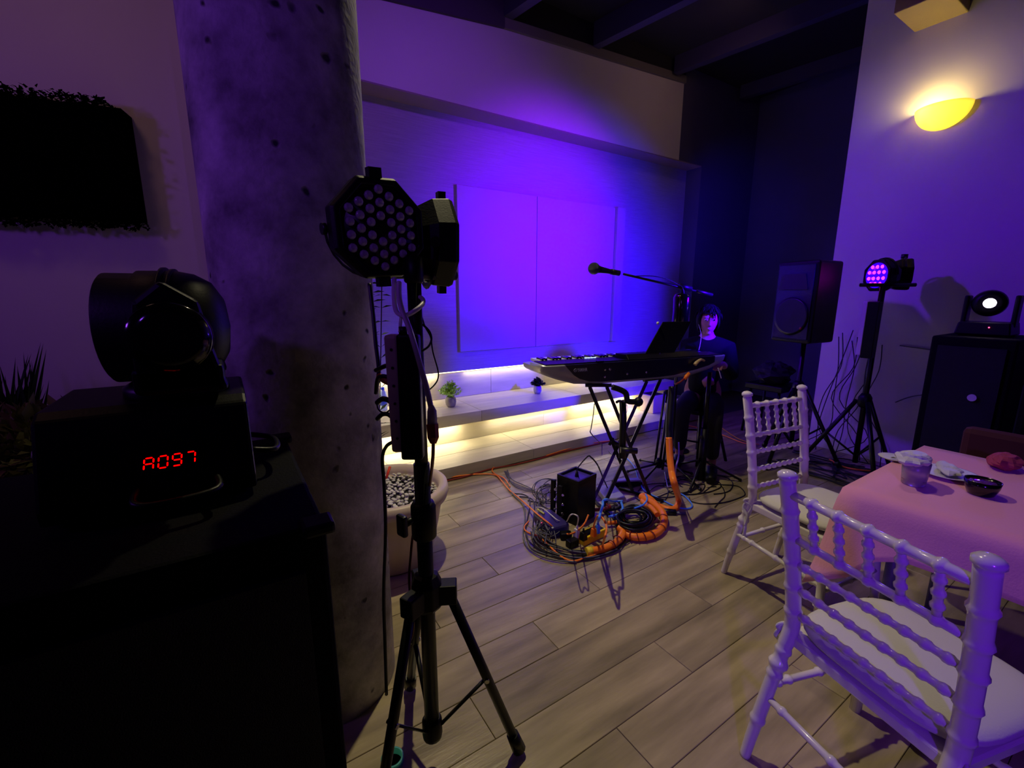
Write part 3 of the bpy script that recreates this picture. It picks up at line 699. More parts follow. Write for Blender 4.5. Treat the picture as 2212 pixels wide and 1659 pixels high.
# ------------------------------------------------------------------ keyboard on its X stand
KZ = .985
kl, kr = fl(1172, 791, KZ), fl(1573, 766, KZ)
ku = (kr-kl).normalized(); kp = V((-ku.y, ku.x, 0)); KL = (kr-kl).length; kz = V((0, 0, 1))
KT = kl+ku*KL/2+V((0, 0, -.12))
t = thing('stage_keyboard', 'long silver and black electronic keyboard seen from behind on a folding stand', 'keyboard', KT)
def K(x, y, z): return kl+ku*x+kp*y+kz*z
# silver hull lofted along its length
secs = []
for x in [0, .015, .05, .12, .25, .42, .6, KL-.6, KL-.35, KL-.15, KL-.05, KL-.015, KL]:
    e = min(x, KL-x); dz = .045+.107*min(1, (e/.30))**.7; in_ = .03*(1-min(1, e/.05))**2
    secs.append([K(x, in_, -.004), K(x, 0+in_, -.012), K(x, .01+in_, -dz*.75), K(x, .04+in_, -dz), K(x, .30, -dz), K(x, .345-in_, -dz*.6), K(x, .35-in_, -.03), K(x, .34-in_, -.02), K(x, .20, -.02), K(x, .19, -.0)])
hl = MB(); n_ = len(secs[0]); vs = [p_ for s_ in secs for p_ in s_]
fs = [(i*n_+j, i*n_+(j+1) % n_, (i+1)*n_+(j+1) % n_, (i+1)*n_+j) for i in range(len(secs)-1) for j in range(n_)]
fs += [tuple(reversed(range(n_))), tuple((len(secs)-1)*n_+j for j in range(n_))]
hl.add(vs, fs, True); hl.build('shell', M_silver, t)
# dark rear panel with the swooping left edge
def zb_(x):
    e = min(x, KL-x); return -(.045+.107*min(1, (e/.30))**.7)*.86
poly = [(.16, -.003), (.175, -.02), (.20, -.045), (.23, -.075), (.27, -.10), (.34, -.122), (.45, zb_(.6)), (.9, -.130), (KL-.5, -.125), (KL-.3, -.095), (KL-.18, -.07), (KL-.13, -.05), (KL-.13, -.003)]
MB().prism(poly, kl-kp*.003, ku, kz, kp, .03).build('rear_panel', M_dial, t, bevel=.002)
MB().mm((0, 0, 0), (1, 1, 1))
tp = MB().prism([(.02, 0), (.20, 0), (.20, .006), (.02, .006)], K(.03, 0, -.002), kp, kz, ku, KL-.06); tp.build('top_panel', M_black, t, bevel=.002)
hump = MB().prism([(.015, 0), (.19, 0), (.17, .03), (.05, .036)], K(.66, 0, .002), kp, kz, ku, KL-.92); hump.build('control_hump', M_black, t, bevel=.004)
wk = MB(); bk = MB(); nk = 52; kw = (KL-.14)/nk
for i in range(nk):
    x = .07+i*kw; wk.prism([(.20, 0), (.345, 0), (.345, .018), (.20, .018)], K(x+.0008, 0, -.014), kp, kz, ku, kw-.0016)
    if i % 7 in (0, 1, 3, 4, 5): bk.prism([(.20, 0), (.29, 0), (.285, .012), (.20, .012)], K(x+kw*.7, 0, .004), kp, kz, ku, kw*.55)
wk.build('white_keys', M_keyw, t, kind='stuff'); bk.build('black_keys', M_blackg, t, kind='stuff')
jk = MB()
for x, z in ((.46, -.05), (.50, -.05), (.64, -.09), (.46, -.098), (.80, -.09)):
    MB().lathe([(.008, 0), (.008, .004), (.005, .005), (0, .003)], K(x, -.003, z), -kp, 12).build('jack', M_chrome, t)
MB().box(K(.42, -.0, .006), (.05, .02, .012), rz=math.atan2(ku.y, ku.x)).build('thumb_knob', M_black, t)
gl = MB()
for i in range(4): gl.box(K(.42+i*.024, .18, .008), (.016, .012, .004), rz=math.atan2(ku.y, ku.x))
gl.build('lit_buttons', mat('blue_white_button', (.6, .7, 1), .4, emit=(.35, .45, 1.0), est=2.5), t)
# lettering on the rear panel
tc_ = bpy.data.curves.new('lettering', 'FONT'); tc_.body = 'YAMAHA'; tc_.size = .032; tc_.extrude = .0006; tc_.offset = .0005
to = bpy.data.objects.new('tmp', tc_); COL.objects.link(to)
dg = bpy.context.evaluated_depsgraph_get(); me = bpy.data.meshes.new_from_object(to.evaluated_get(dg)); bpy.data.objects.remove(to, do_unlink=True)
me.materials.clear(); me.materials.append(mat('pale_print', (.72, .72, .76), .5))
Mk = Matrix((ku, kz, -kp)).transposed()
xs = [v.co.x for v in me.vertices]; sc_ = .074/(max(xs)-min(xs))
for v in me.vertices: v.co = Mk @ V((v.co.x*sc_, v.co.y, v.co.z))
lo = bpy.data.objects.new('lettering', me); COL.objects.link(lo); lo.parent = t; lo.location = K(.250, -.0035, -.051)-wl(t)
lg = MB()
cc = K(.234, -.0035, -.040)
lg.tube([cc+(ku*math.cos(q)+kz*math.sin(q))*.0105 for q in [2*PI*i/20 for i in range(21)]], .0012, 5, cap=False)
for a_ in (90, 210, 330):
    for s_ in (0,):
        q = R(a_); e = cc+(ku*math.cos(q)+kz*math.sin(q))*.0095; lg.tube([cc, e], .001, 5)
        f = cc+(ku*math.cos(q)+kz*math.sin(q))*.0065; sd_ = (ku*-math.sin(q)+kz*math.cos(q))*.002; lg.tube([f-sd_, f+sd_], .0008, 4)
lg.build('emblem', MATS['pale_print'], t)

t = thing('keyboard_stand', 'black double-braced X-shaped keyboard stand', 'stand', V((2.27, 2.08, 0)))
XF = [((1283, 1078), (1366, 1060), (1274, 836), (1397, 824)), ((1302, 1097), (1404, 1071), (1311, 836), (1426, 820))]
zt = KZ-.168
for fi, (lf, rf, lt_, rt_) in enumerate(XF):
    Lf = fl(*lf, .02); Rf = fl(*rf, .02); Lt = fl(*lt_, zt); Rt = fl(*rt_, zt)
    MB().tube([Lf, Rt], .0155, 4, False).build('cross_tube', M_blackm, t)
    MB().tube([Rf, Lt], .0155, 4, False).build('cross_tube', M_blackm, t)
    if fi == 0: A_ = (Lf, Rf, Lt, Rt)
    else: B_ = (Lf, Rf, Lt, Rt)
for i, nm in ((0, 'foot_bar'), (1, 'foot_bar'), (2, 'support_arm'), (3, 'support_arm')):
    q0, q1 = A_[i], B_[i]; e = (q1-q0).normalized()
    ex_ = .10 if i < 2 else .03
    dn = V((0, 0, -.008 if i < 2 else .012))
    MB().tube([q0-e*ex_+dn, q1+e*ex_+dn], .0125, 8).build(nm, M_blackm, t)
c0 = fl(1323, 955, .46); c0 = (A_[0]+A_[3]+A_[1]+A_[2])/4; c1_ = (B_[0]+B_[3]+B_[1]+B_[2])/4
cA = dp(1323, 955, (c0-EYE).dot(FW)); cB = dp(1362, 975, (c1_-EYE).dot(FW))
MB().cyl(cA, cB, .018, 14).build('pivot_bolt', M_blackm, t)
MB().cyl(cA-(cB-cA).normalized()*.02, cA, .03, 16).build('lock_disc', M_blackm, t)
MB().cyl(dp(1340, 972, 2.6), dp(1376, 974, 2.6), .018, 12).build('lock_knob', M_cab, t)
t = thing('mount_arm', 'black jointed clamp arm standing between the keyboard stand tubes', 'mount', dp(1345, 985, 2.62))
MB().tube(W((1345, 868, 2.62), (1346, 900, 2.62), (1344, 990, 2.62)), .020, 10).build('post', M_blackm, t)
MB().tube(smooth(W((1322, 836, 2.62), (1340, 842, 2.62), (1352, 850, 2.62), (1356, 866, 2.62), (1372, 868, 2.62), (1380, 868, 2.62)), 4), .017, 8).build('arm', M_black, t)
MB().ball(dp(1379, 868, 2.62), .028).build('joint', M_black, t)
MB().tube(smooth(W((1345, 868, 2.60), (1338, 866, 2.58), (1332, 869, 2.56)), 4), .008, 8).build('hook', M_blackm, t)

# music rest with a dark tablet
t = thing('tablet', 'black tablet leaning back on the keyboard', 'tablet', K(1.02, .1, .03))
hp = K(1.0, .10, .034); TLd = 2.6
q = [dp(1393, 765, 2.62), dp(1457, 762, 2.66), dp(1495, 694, 2.70), dp(1432, 695, 2.66)]
nn = (q[1]-q[0]).cross(q[3]-q[0]).normalized()*.008
MB().add(q+[x-nn for x in q], [(0, 1, 2, 3), (7, 6, 5, 4), (0, 4, 5, 1), (1, 5, 6, 2), (2, 6, 7, 3), (3, 7, 4, 0)]).build('back', M_black, t, bevel=.003)
q2 = [x-nn*1.05 for x in q]; ce = sum(q2, V())/4; q2 = [ce+(x-ce)*.94 for x in q2]
MB().add(q2+[x-nn*.2 for x in q2], [(0, 1, 2, 3), (7, 6, 5, 4), (0, 4, 5, 1), (1, 5, 6, 2), (2, 6, 7, 3), (3, 7, 4, 0)]).build('screen', M_blackg, t)
MB().tube([q[0].lerp(q[1], .5)+V((0, 0, -.0)), K(1.0, .17, .03)], .006, 6).build('kickstand', M_blackm, t)
o = MB().ball(dp(1421, 698, 2.64), .009, 10, 6).build('ear_clip', M_whitec, loc=dp(1421, 698, 2.64)); tag(o, 'tiny white clip on the tablet top left corner', 'clip')

# orange and yellow plugs in the rear panel
def ptx(px_, py_, off=-.03):  # point on the keyboard rear plane
    dd = ray(px_, py_); n_ = kp; o_ = kl+kp*off; tt = (o_-EYE).dot(n_)/dd.dot(n_); return EYE+dd*tt
t = thing('yellow_plug', 'yellow angled plug in the right end of the keyboard back', 'plug', ptx(1505, 785))
MB().tube(smooth([ptx(1501, 788), ptx(1506, 782), ptx(1514, 777), ptx(1521, 779, -.01)], 4), [.013]*5+[.011]*4+[.008]*4, 8).build('plug_body', mat('pale_yellow_plastic', (.82, .74, .36), .5), t)
t = thing('orange_plug', 'orange plug hanging below the keyboard at its right', 'plug', ptx(1480, 812))
MB().tube([ptx(1489, 806), ptx(1483, 813), ptx(1479, 819)], [.012, .015, .011], 8).build('plug_body', M_orange, t)
MB().tube([ptx(1479, 818), ptx(1468, 826), ptx(1458, 830, .02)], [.008, .007, .006], 8).build('boot', M_red, t)
cord('white_strap', [ptx(1551, 795, -.01), ptx(1555, 806, -.012), ptx(1558, 817, -.012)], .004, M_whitec, 'short white strap dangling from the keyboard right end', 'strap')

# ------------------------------------------------------------------ microphone and boom stand
def tripod_base(t, c, hub_z, rad, n0=0., r=.009, m=None):
    for k in range(3):
        a_ = n0+k*2*PI/3; dd = V((math.cos(a_), math.sin(a_), 0))
        lg = MB().tube([c+V((0, 0, hub_z))+dd*.015, c+dd*rad+V((0, 0, .012))], r, 8).build('leg', M_blackm, t)
        MB().ball(c+dd*(rad-.005)+V((0, 0, .013)), .013, 8, 6).build('rubber_foot', M_cab, lg)
    MB().lathe([(.018, hub_z-.03), (.03, hub_z-.02), (.03, hub_z+.03), (.016, hub_z+.05)], c, n=14).build('hub', M_black, t)
mc = fl(1432, 1024); Dm = (dp(1475, 620, 3.2)-EYE)
dd = ray(1475, 622); tt = math.hypot(mc.x, mc.y)/math.hypot(dd.x, dd.y); mt = EYE+dd*tt
mc = V((mt.x, mt.y, 0))
t = thing('microphone_stand', 'black tripod boom stand rising behind the keyboard to a long boom', 'stand', mc)
tripod_base(t, mc, .12, .33, R(20))
MB().tube([mc+V((0, 0, .10)), mt], .011, 12).build('pole', M_blackm, t)
MB().tube([mc+V((0, 0, .3)), mc+V((0, 0, .75))], .016, 12).build('outer_pole', M_blackm, t)
Dp = (mt-EYE).dot(FW)
mb_, me_ = dp(1347, 592, Dp-.25), dp(1538, 637, Dp+.12)
MB().tube([mb_, mt+V((0, 0, .0)), me_], .008, 10).build('boom', M_blackm, t)
MB().tube([dp(1465, 617, Dp-.02), dp(1492, 624, Dp+.02)], .022, 12).build('clutch', M_black, t)
MB().tube([dp(1505, 628, Dp+.05), me_], .012, 10).build('counter_grip', M_cab, t)
MB().lathe([(.055, 0), (.06, .02), (.058, .10), (.062, .20), (.05, .225), (.02, .235), (0, .235)], mt-V((0, 0, .27)), n=28).build('holder', M_blackg, t, label='glossy black cylindrical holder under the boom clutch')
t = thing('microphone', 'ball-headed vocal microphone at the left end of the boom', 'microphone', mb_)
m0, m1 = dp(1283, 580, Dp-.38), dp(1352, 593, Dp-.24)
ax = (m1-m0).normalized()
MB().ball(m0, .040, 20, 12).build('grille', mat('dark_mesh_grille', (.22, .22, .26), .4, metal=.5, bump=.8, bscale=500), t)
MB().tube([m0+ax*.02, m0+ax*.055, m0+ax*.12, m0+ax*.22], [.028, .022, .017, .013], 14).build('handle', M_black, t)
MB().tube([m0+ax*.15, m0+ax*.22], .019, 12).build('clip', M_cab, t)
cord('microphone_cable', [m1, m1+V((.03, -.01, -.01)), (m1+mt)/2+V((0, 0, .035)), mt+V((-.08, 0, .03)), mt+V((-.02, -.03, -.06)), mt+V((-.02, -.02, -.5)), mc+V((-.05, -.05, .3)), mc+V((-.12, -.2, .008)), mc+V((.1, -.35, .008))], .0035, M_cab, 'black microphone cable wound along the boom and down its stand', k=8)

# second stand and a third pole near the seated person
s2 = fl(1513, 1036); t = thing('pole_stand', 'thick black pole stand right of the keyboard in front of the seated person', 'stand', s2)
tripod_base(t, s2, .16, .30, R(-40))
MB().tube([s2+V((0, 0, .0)), s2+V((0, 0, .42))], .030, 14).build('base_tube', M_black, t)
MB().tube([s2+V((0, 0, .40)), s2+V((0, 0, .86))], .016, 14).build('pole', mat('satin_black_tube', (.10, .10, .11), .2, metal=.6), t)
MB().tube([s2+V((-.03, 0, .36)), s2+V((-.06, -.01, .36))], .012, 10).build('knob', M_cab, t)
s3 = fl(1422, 1020); t = thing('folded_stand', 'slim black folded stand leaning behind the keyboard stand', 'stand', s3)
for k, (e1, e2) in enumerate((((1424, 1010), (1447, 842)), ((1415, 1000), (1436, 846)), ((1431, 1015), (1455, 835)))):
    A0 = fl(e1[0], e1[1], .05); D0 = (A0-EYE).dot(FW)
    MB().tube([A0, dp(e2[0], e2[1], D0+.1)], .010, 8).build('tube', M_blackm, t)
tripod_base(t, s3, .07, .26, R(75), .008)
fp = fl(1468, 952, .10); t = thing('foot_clamp', 'small black clamp box on a thin post behind the orange hose', 'clamp', V((fp.x, fp.y, 0)))
MB().box(fp+V((0, 0, .03)), (.10, .05, .04), rz=.4).build('jaw', M_black, t, bevel=.005)
MB().tube([V((fp.x, fp.y, 0.0)), V((fp.x, fp.y, .55))], .012, 8).build('post', M_blackm, t)
MB().lathe([(.09, 0), (.09, .012), (0, .02)], (fp.x, fp.y, 0), n=24).build('base_plate', M_blackm, t)

# ------------------------------------------------------------------ seated person on a stool
PP = V((3.44, 2.28, 0)); fdir = V((-.86, -.51, 0)).normalized(); sdir = V((-fdir.y, fdir.x, 0))   # sdir = person's left
def Q(f, s_, z): return PP+fdir*f+sdir*s_+V((0, 0, z))
t = thing('stool', 'dark four-legged stool under the seated person', 'stool', PP)
MB().lathe([(.17, .43), (.175, .44), (.175, .465), (.16, .475), (0, .475)], PP, n=28).build('seat', M_black, t)
for k in range(4):
    a_ = R(35)+k*PI/2; dd = V((math.cos(a_), math.sin(a_), 0))
    MB().tube([PP+dd*.12+V((0, 0, .43)), PP+dd*.235], .013, 8).build('leg', M_blackm, t)
MB().tube([PP+V((math.cos(q_)*.19, math.sin(q_)*.19, .2)) for q_ in [2*PI*i/24 for i in range(25)]], .008, 6, cap=False).build('foot_ring', M_blackm, t)
t = thing('person', 'person with short black hair in black clothes sitting behind the keyboard right end', 'person', PP)
def skin_obj(chains, name, m, parent, lv=1, vox=None, extra=None, rootv=0):
    vs = []; ed = []; rr = []; idx = {}
    for ch in chains:
        prev = None
        for (key, p_, r_) in ch:
            if key not in idx: idx[key] = len(vs); vs.append(p_); rr.append(r_)
            if prev is not None: ed.append((idx[prev], idx[key]))
            prev = key
    me = bpy.data.meshes.new(name); me.from_pydata(vs, ed, []); o = bpy.data.objects.new(name, me); COL.objects.link(o)
    o.modifiers.new('skin', 'SKIN')
    if not me.skin_vertices:
        bpy.context.view_layer.objects.active = o
    for i, sv in enumerate(me.skin_vertices[0].data):
        sv.radius = (rr[i], rr[i]) if not isinstance(rr[i], tuple) else rr[i]; sv.use_root = (i == rootv)
    k = o.modifiers.new('s', 'SUBSURF'); k.levels = lv; k.render_levels = lv
    dg = bpy.context.evaluated_depsgraph_get(); m2 = bpy.data.meshes.new_from_object(o.evaluated_get(dg))
    bpy.data.objects.remove(o, do_unlink=True)
    mb = MB(); mb.add([v.co.copy() for v in m2.vertices], [tuple(p_.vertices) for p_ in m2.polygons], True)
    if extra: extra(mb)
    off = wl(parent); mb.v = [x-off for x in mb.v]
    ob = mb.build(name, m, parent, world=False)
    if vox:
        k = ob.modifiers.new('remesh', 'REMESH'); k.mode = 'VOXEL'; k.voxel_size = vox; k.use_smooth_shade = True
        k = ob.modifiers.new('sm', 'SMOOTH'); k.factor = .5; k.iterations = 3
    return ob
HC = Q(.045, 0, 1.215)     # head centre
hf = (Matrix.Rotation(R(12), 3, 'Z') @ fdir).normalized(); hs = V((-hf.y, hf.x, 0)); hu = V((0, 0, 1))
Mh = Matrix((hf, hs, hu)).transposed()
def hp_(f, s_, z): return HC+Mh @ V((f, s_, z))
def headx(mb):
    # skull and jaw
    n, m_ = 24, 18; vs = []
    for i in range(m_+1):
        th = PI*i/m_
        for j in range(n):
            a_ = 2*PI*j/n; x = math.sin(th)*math.cos(a_); y_ = math.sin(th)*math.sin(a_); z = math.cos(th)
            X = x*.097; Y = y_*.074; Z = z*.118
            if z < 0:
                k = -z; Y *= 1-.32*k; X = X*(1-.25*k)+.022*k*(1 if x > -.2 else .2)
            if x > .3 and -.15 < z < .15: X -= .006*(1-abs(abs(y_)-.38)*3) if abs(abs(y_)-.38) < .3 else 0   # eye sockets
            vs.append(HC+Mh @ V((X, Y, Z)))
    fs = [(i*n+j, (i+1)*n+j, (i+1)*n+(j+1) % n, i*n+(j+1) % n) for i in range(m_) for j in range(n)]
    mb.add(vs, fs, True)
    mb.tube([hp_(.088, 0, .018), hp_(.104, 0, -.012), hp_(.113, 0, -.03), hp_(.098, 0, -.038)], [.006, .009, .0125, .008], 8)
    mb.ball(hp_(.108, .012, -.032), .007, 8, 6); mb.ball(hp_(.108, -.012, -.032), .007, 8, 6)
    mb.ball(hp_(.094, 0, -.060), (.010, .020, .0055), 10, 6, Mh); mb.ball(hp_(.092, 0, -.069), (.010, .017, .006), 10, 6, Mh)
    mb.ball(hp_(.082, 0, -.098), (.020, .020, .018), 10, 6, Mh)
    for s_ in (-1, 1):
        mb.ball(hp_(-.005, s_*.075, -.008), (.020, .009, .030), 10, 6, Mh)
        mb.ball(hp_(.082, s_*.031, .034), (.012, .019, .005), 10, 6, Mh)
    # hands: palm, four unequal fingers, thumb, held out to the keyboard
    for s_ in (-1, 1):
        w0 = Q(.335, s_*.14, .905); fd_ = (fdir*.93+V((0, 0, -.12))-sdir*s_*.2).normalized(); sd_ = V((-fd_.y, fd_.x, 0)).normalized()
        mb.ball(w0+fd_*.045, (.048, .038, .014), 12, 8, Matrix((fd_, sd_, fd_.cross(sd_))).transposed())
        for k, ln in enumerate((.066, .076, .071, .056)):
            b_ = w0+fd_*.078+sd_*(-.027+.018*k)
            mb.tube([b_-fd_*.03, b_, b_+fd_*ln*.45+V((0, 0, .004)), b_+fd_*ln*.8-V((0, 0, .01)), b_+fd_*ln-V((0, 0, .022))], [.008, .0088, .0082, .0076, .006], 7)
        b_ = w0+fd_*.02-sd_*s_*-.03
        tdir = (fd_*.75+sd_*s_*-.0+sd_*(-s_)*.6).normalized()
        mb.tube([w0+fd_*.015, w0+fd_*.03-sd_*s_*.035, w0+fd_*.06-sd_*s_*.052, w0+fd_*.085-sd_*s_*.05], [.012, .0115, .010, .007], 7)
hipz = .54
chains = [
    [('pel', Q(0, 0, hipz), .12), ('wst', Q(.0, 0, hipz+.17), .115), ('chs', Q(.0, 0, hipz+.36), .13), ('nk0', Q(.005, 0, hipz+.49), .062), ('nk1', Q(.02, 0, hipz+.56), .05), ('nk2', Q(.03, 0, hipz+.62), .05)],
]
for s_ in (-1, 1):
    c_ = 'L' if s_ > 0 else 'R'
    chains.append([('nk0', 0, 0), ('sh'+c_, Q(0, s_*.165, hipz+.455), .058), ('el'+c_, Q(.10, s_*.22, hipz+.22), .042), ('wr'+c_, Q(.33, s_*.145, .90), .027), ('pm'+c_, Q(.37, s_*.14, .905), .022)])
    chains.append([('pel', 0, 0), ('hp'+c_, Q(.03, s_*.09, hipz-.005), .085), ('kn'+c_, Q(.41, s_*.12, .51), .058), ('ak'+c_, Q(.30+.08*s_, s_*.13, .10), .036), ('ft'+c_, Q(.38+.08*s_, s_*.135, .035), .034), ('to'+c_, Q(.49+.08*s_, s_*.14, .028), .026)])
skin_obj(chains, 'body', M_skin, t, 2, .0062, headx)
gr = 1.16
torso = [[('a', Q(0, 0, hipz-.02), .135), ('b', Q(0, 0, hipz+.17), .13), ('c', Q(0, 0, hipz+.36), .145), ('d', Q(.003, 0, hipz+.475), .105), ('e', Q(.015, 0, hipz+.56), .068)]]
for s_ in (-1, 1):
    torso.append([('d', 0, 0), ('s%d' % s_, Q(0, s_*.165, hipz+.445), .082), ('e%d' % s_, Q(.10, s_*.22, hipz+.22), .058), ('w%d' % s_, Q(.31, s_*.15, .895), .040)])
skin_obj(torso, 'shirt', M_shirt, t, 2)
tr = [[('a', Q(0, 0, hipz), .138), ('a2', Q(0, 0, hipz+.06), .13)]]
for s_ in (-1, 1):
    tr.append([('a', 0, 0), ('h%d' % s_, Q(.03, s_*.09, hipz), .10), ('k%d' % s_, Q(.415, s_*.12, .512), .072), ('n%d' % s_, Q(.31+.08*s_, s_*.13, .13), .055)])
skin_obj(tr, 'trousers', M_trous, t, 2)
for s_ in (-1, 1):
    MB().tube(smooth([Q(.27+.08*s_, s_*.13, .05), Q(.34+.08*s_, s_*.133, .05), Q(.44+.08*s_, s_*.138, .042), Q(.52+.08*s_, s_*.142, .035)], 3), [.042, .046, .048, .048, .047, .046, .045, .042, .038, .028], 12, flat=1).build('shoe', M_black, t)
# hair cap: longer over the ears, fringe across the brow
hr = MB(); n, m_ = 30, 20; vs = []
for i in range(m_+1):
    th = PI*.80*i/m_
    for j in range(n):
        a_ = 2*PI*j/n; x = math.sin(th)*math.cos(a_); y_ = math.sin(th)*math.sin(a_); z = math.cos(th)
        zz = z
        face = max(0, math.cos(a_))            # 1 at the front
        lim = .42 if face > .55 else (-.1-.6*(1-face))
        if z < lim: zz = lim
        w_ = .004*math.sin(a_*9+i)
        sc = math.sqrt(max(0, 1-zz*zz)) if zz != z else math.sin(th)
        X = sc*math.cos(a_)*(.112+w_); Y = sc*math.sin(a_)*(.091+w_); Z = zz*.136+.004
        vs.append(HC+Mh @ V((X-.008, Y, Z)))
hr.add(vs, [(i*n+j, (i+1)*n+j, (i+1)*n+(j+1) % n, i*n+(j+1) % n) for i in range(m_) for j in range(n)], True)
rnd = random.Random(9)
for k in range(90):
    a_ = rnd.uniform(0, 2*PI); ph = rnd.uniform(.2, 1.2)
    p0 = HC+Mh @ V((math.cos(a_)*.105*math.sin(ph)-.008, math.sin(a_)*.088*math.sin(ph), .134*math.cos(ph)+.004))
    out = Mh @ V((math.cos(a_), math.sin(a_), -.6)); hr.tube([p0, p0+out*.02, p0+out*.028+V((0, 0, -.03))], [.006, .005, .001], 5)
hr.build('hair', M_hair, t)
for s_ in (-1, 1):
    e = MB().ball(hp_(.0855, s_*.031, .012), (.010, .014, .007), 10, 8, Mh).build('eye', mat('eye_white', (.8, .78, .76), .3), t)
    MB().ball(hp_(.0945, s_*.031, .012), (.0025, .006, .006), 8, 6, Mh).build('iris', M_blackg, e)
cord('earphone_wire', [hp_(.03, -.082, -.01), hp_(.06, -.06, -.09), Q(.12, -.04, 1.06), Q(.14, -.05, .96), Q(.13, -.06, .9)], .002, M_whitec, 'thin white earphone wire hanging from the seated person')

# ------------------------------------------------------------------ floor cable nest
def G(*pts, z=.012): return [fl(p_[0], p_[1], p_[2] if len(p_) > 2 else z) for p_ in pts]
# corrugated-looking thick orange snake from keyboard down to the coil
SN = [ptx(1447, 822, .10)]
cord('orange_hose', W((1445, 945, 2.72), (1447, 985, 2.70), (1451, 1020, 2.66), (1458, 1050, 2.62))+G((1466, 1078, .03), (1462, 1095, .02), (1448, 1100, .02), (1432, 1096, .02), (1418, 1090, .03), (1405, 1078, .05), (1390, 1070, .05)), .020, M_orange, 'thick orange cable snake dropping behind the stands to the floor', k=8, n=12)
cord('orange_hose', G((1385, 1072, .05), (1402, 1082, .05), (1420, 1095, .045), (1432, 1110, .035), (1434, 1130, .03), (1422, 1148, .03), (1400, 1158, .03), (1375, 1160, .03), (1355, 1155, .03), (1340, 1146, .035)), .024, M_orange, 'thick orange cable snake curled round the black cable coil', k=8, n=12)
cord('orange_hose', G((1336, 1140, .05), (1345, 1147, .045), (1343, 1158, .04), (1330, 1172, .03), (1312, 1182, .025), (1290, 1188, .022), (1272, 1190, .022)), .021, M_orange, 'orange cable snake end lying beside the yellow power strip', k=8, n=12)
cord('orange_hose', G((1398, 1078, .03), (1388, 1082, .04), (1396, 1090, .05), (1408, 1098, .06), (1420, 1112, .06)), .017, M_orange, 'short inner turn of orange cable snake at the coil right side', k=6, n=10)
bw = G((1277, 1190, .022), (1270, 1191, .022)); e = (bw[1]-bw[0]).normalized()
o = MB().tube([bw[0]-e*.006, bw[0]+e*.03], .0235, 14).build('tape_band', mat('yellow_tape', (.95, .82, .15), .5), loc=bw[0]); tag(o, 'yellow tape band on the cut end of the orange snake', 'tape')
for k, (x_, y_) in enumerate(((1416, 1092), (1433, 1118), (1428, 1140), (1408, 1155), (1392, 1159), (1378, 1160), (1364, 1158), (1322, 1176), (1335, 1165))):
    c = fl(x_, y_, .035); nx = fl(x_+3, y_+(-2), .035)
    tdir = {0: (18, 14), 1: (1, 12), 2: (-10, 14), 3: (-16, 6), 4: (-16, 1), 5: (-16, -1), 6: (-14, -4), 7: (-16, 8), 8: (-10, 12)}[k]
    d_ = (fl(x_+tdir[0], y_+tdir[1], .035)-c).normalized(); x1, y1 = frame(d_)
    o = MB().tube([c+(x1*math.cos(q_)+y1*math.sin(q_))*.0262+d_*.008*math.sin(q_) for q_ in [2*PI*i/14 for i in range(15)]], .003, 5).build('cable_tie', M_red, loc=c)
    tag(o, ['dark red tie at the top right bend of the orange ring', 'dark red tie at the far right of the orange ring', 'dark red tie low on the right side of the orange ring', 'rightmost dark red tie along the front of the orange ring', 'second dark red tie from the right along the ring front', 'third dark red tie from the right along the ring front', 'leftmost dark red tie along the front of the orange ring', 'dark red tie nearest the yellow tape on the orange snake end', 'dark red tie where the orange snake end meets the ring'][k], 'cable tie', 'ties on the orange snake')
cord('hose_sleeve', W((1452, 836, 2.80), (1449, 870, 2.78), (1446, 910, 2.75), (1445, 950, 2.72)), .0215, M_cab, 'black sleeve joining the orange cable snake up to the keyboard', 'sleeve', n=12)
# black tower power conditioner
t = thing('power_conditioner', 'black upright box with open square top among the floor cables', 'power unit', fl(1258, 1130))
q = [fl(1224, 1120), fl(1250, 1140), fl(1291, 1106), None]
ux_ = (q[2]-q[1]); hh_ = .30
c0 = fl(1246, 1138); c1v = fl(1292, 1112); wv = (c1v-c0); wv.z = 0; wlen = .19; wv = wv.normalized()*wlen; pv = V((-wv.y, wv.x, 0)).normalized()*.17
cs = [c0, c0+wv, c0+wv+pv, c0+pv]
def quadbox(mb, cs, z0, z1):
    vs = [V((p_.x, p_.y, z0)) for p_ in cs]+[V((p_.x, p_.y, z1)) for p_ in cs]
    return mb.add(vs, [(3, 2, 1, 0), (4, 5, 6, 7), (0, 1, 5, 4), (1, 2, 6, 5), (2, 3, 7, 6), (3, 0, 4, 7)])
quadbox(MB(), cs, .0, hh_-.02).build('case', M_black, t, bevel=.004)
ce = sum(cs, V())/4
rimb = MB()
for i in range(4):
    A0, B0 = cs[i], cs[(i+1) % 4]; A1, B1 = A0.lerp(ce, .14), B0.lerp(ce, .14); quadbox(rimb, [A0, B0, B1, A1], hh_-.03, hh_)
rimb.build('top_rim', M_black, t)
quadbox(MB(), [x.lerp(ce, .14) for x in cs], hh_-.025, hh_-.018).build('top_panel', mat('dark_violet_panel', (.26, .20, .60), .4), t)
cord('box_lead', [ce+V((0, 0, hh_-.015)), ce+V((0, 0, hh_+.03)), dp(1268, 987, 2.35), dp(1278, 989, 2.4), dp(1290, 1003, 2.45), dp(1297, 1018, 2.5), fl(1306, 1040, .1), fl(1320, 1070, .01)], .004, M_cab, 'thin black lead arching out of the open top of the black upright box')
o = MB().tube([ce+V((0, 0, hh_-.018)), ce+V((0, 0, hh_+.02))], [.014, .007], 10).build('cable_boot', M_cab, loc=ce+V((0, 0, hh_-.018))); tag(o, 'black plug standing in the top of the upright box', 'plug')
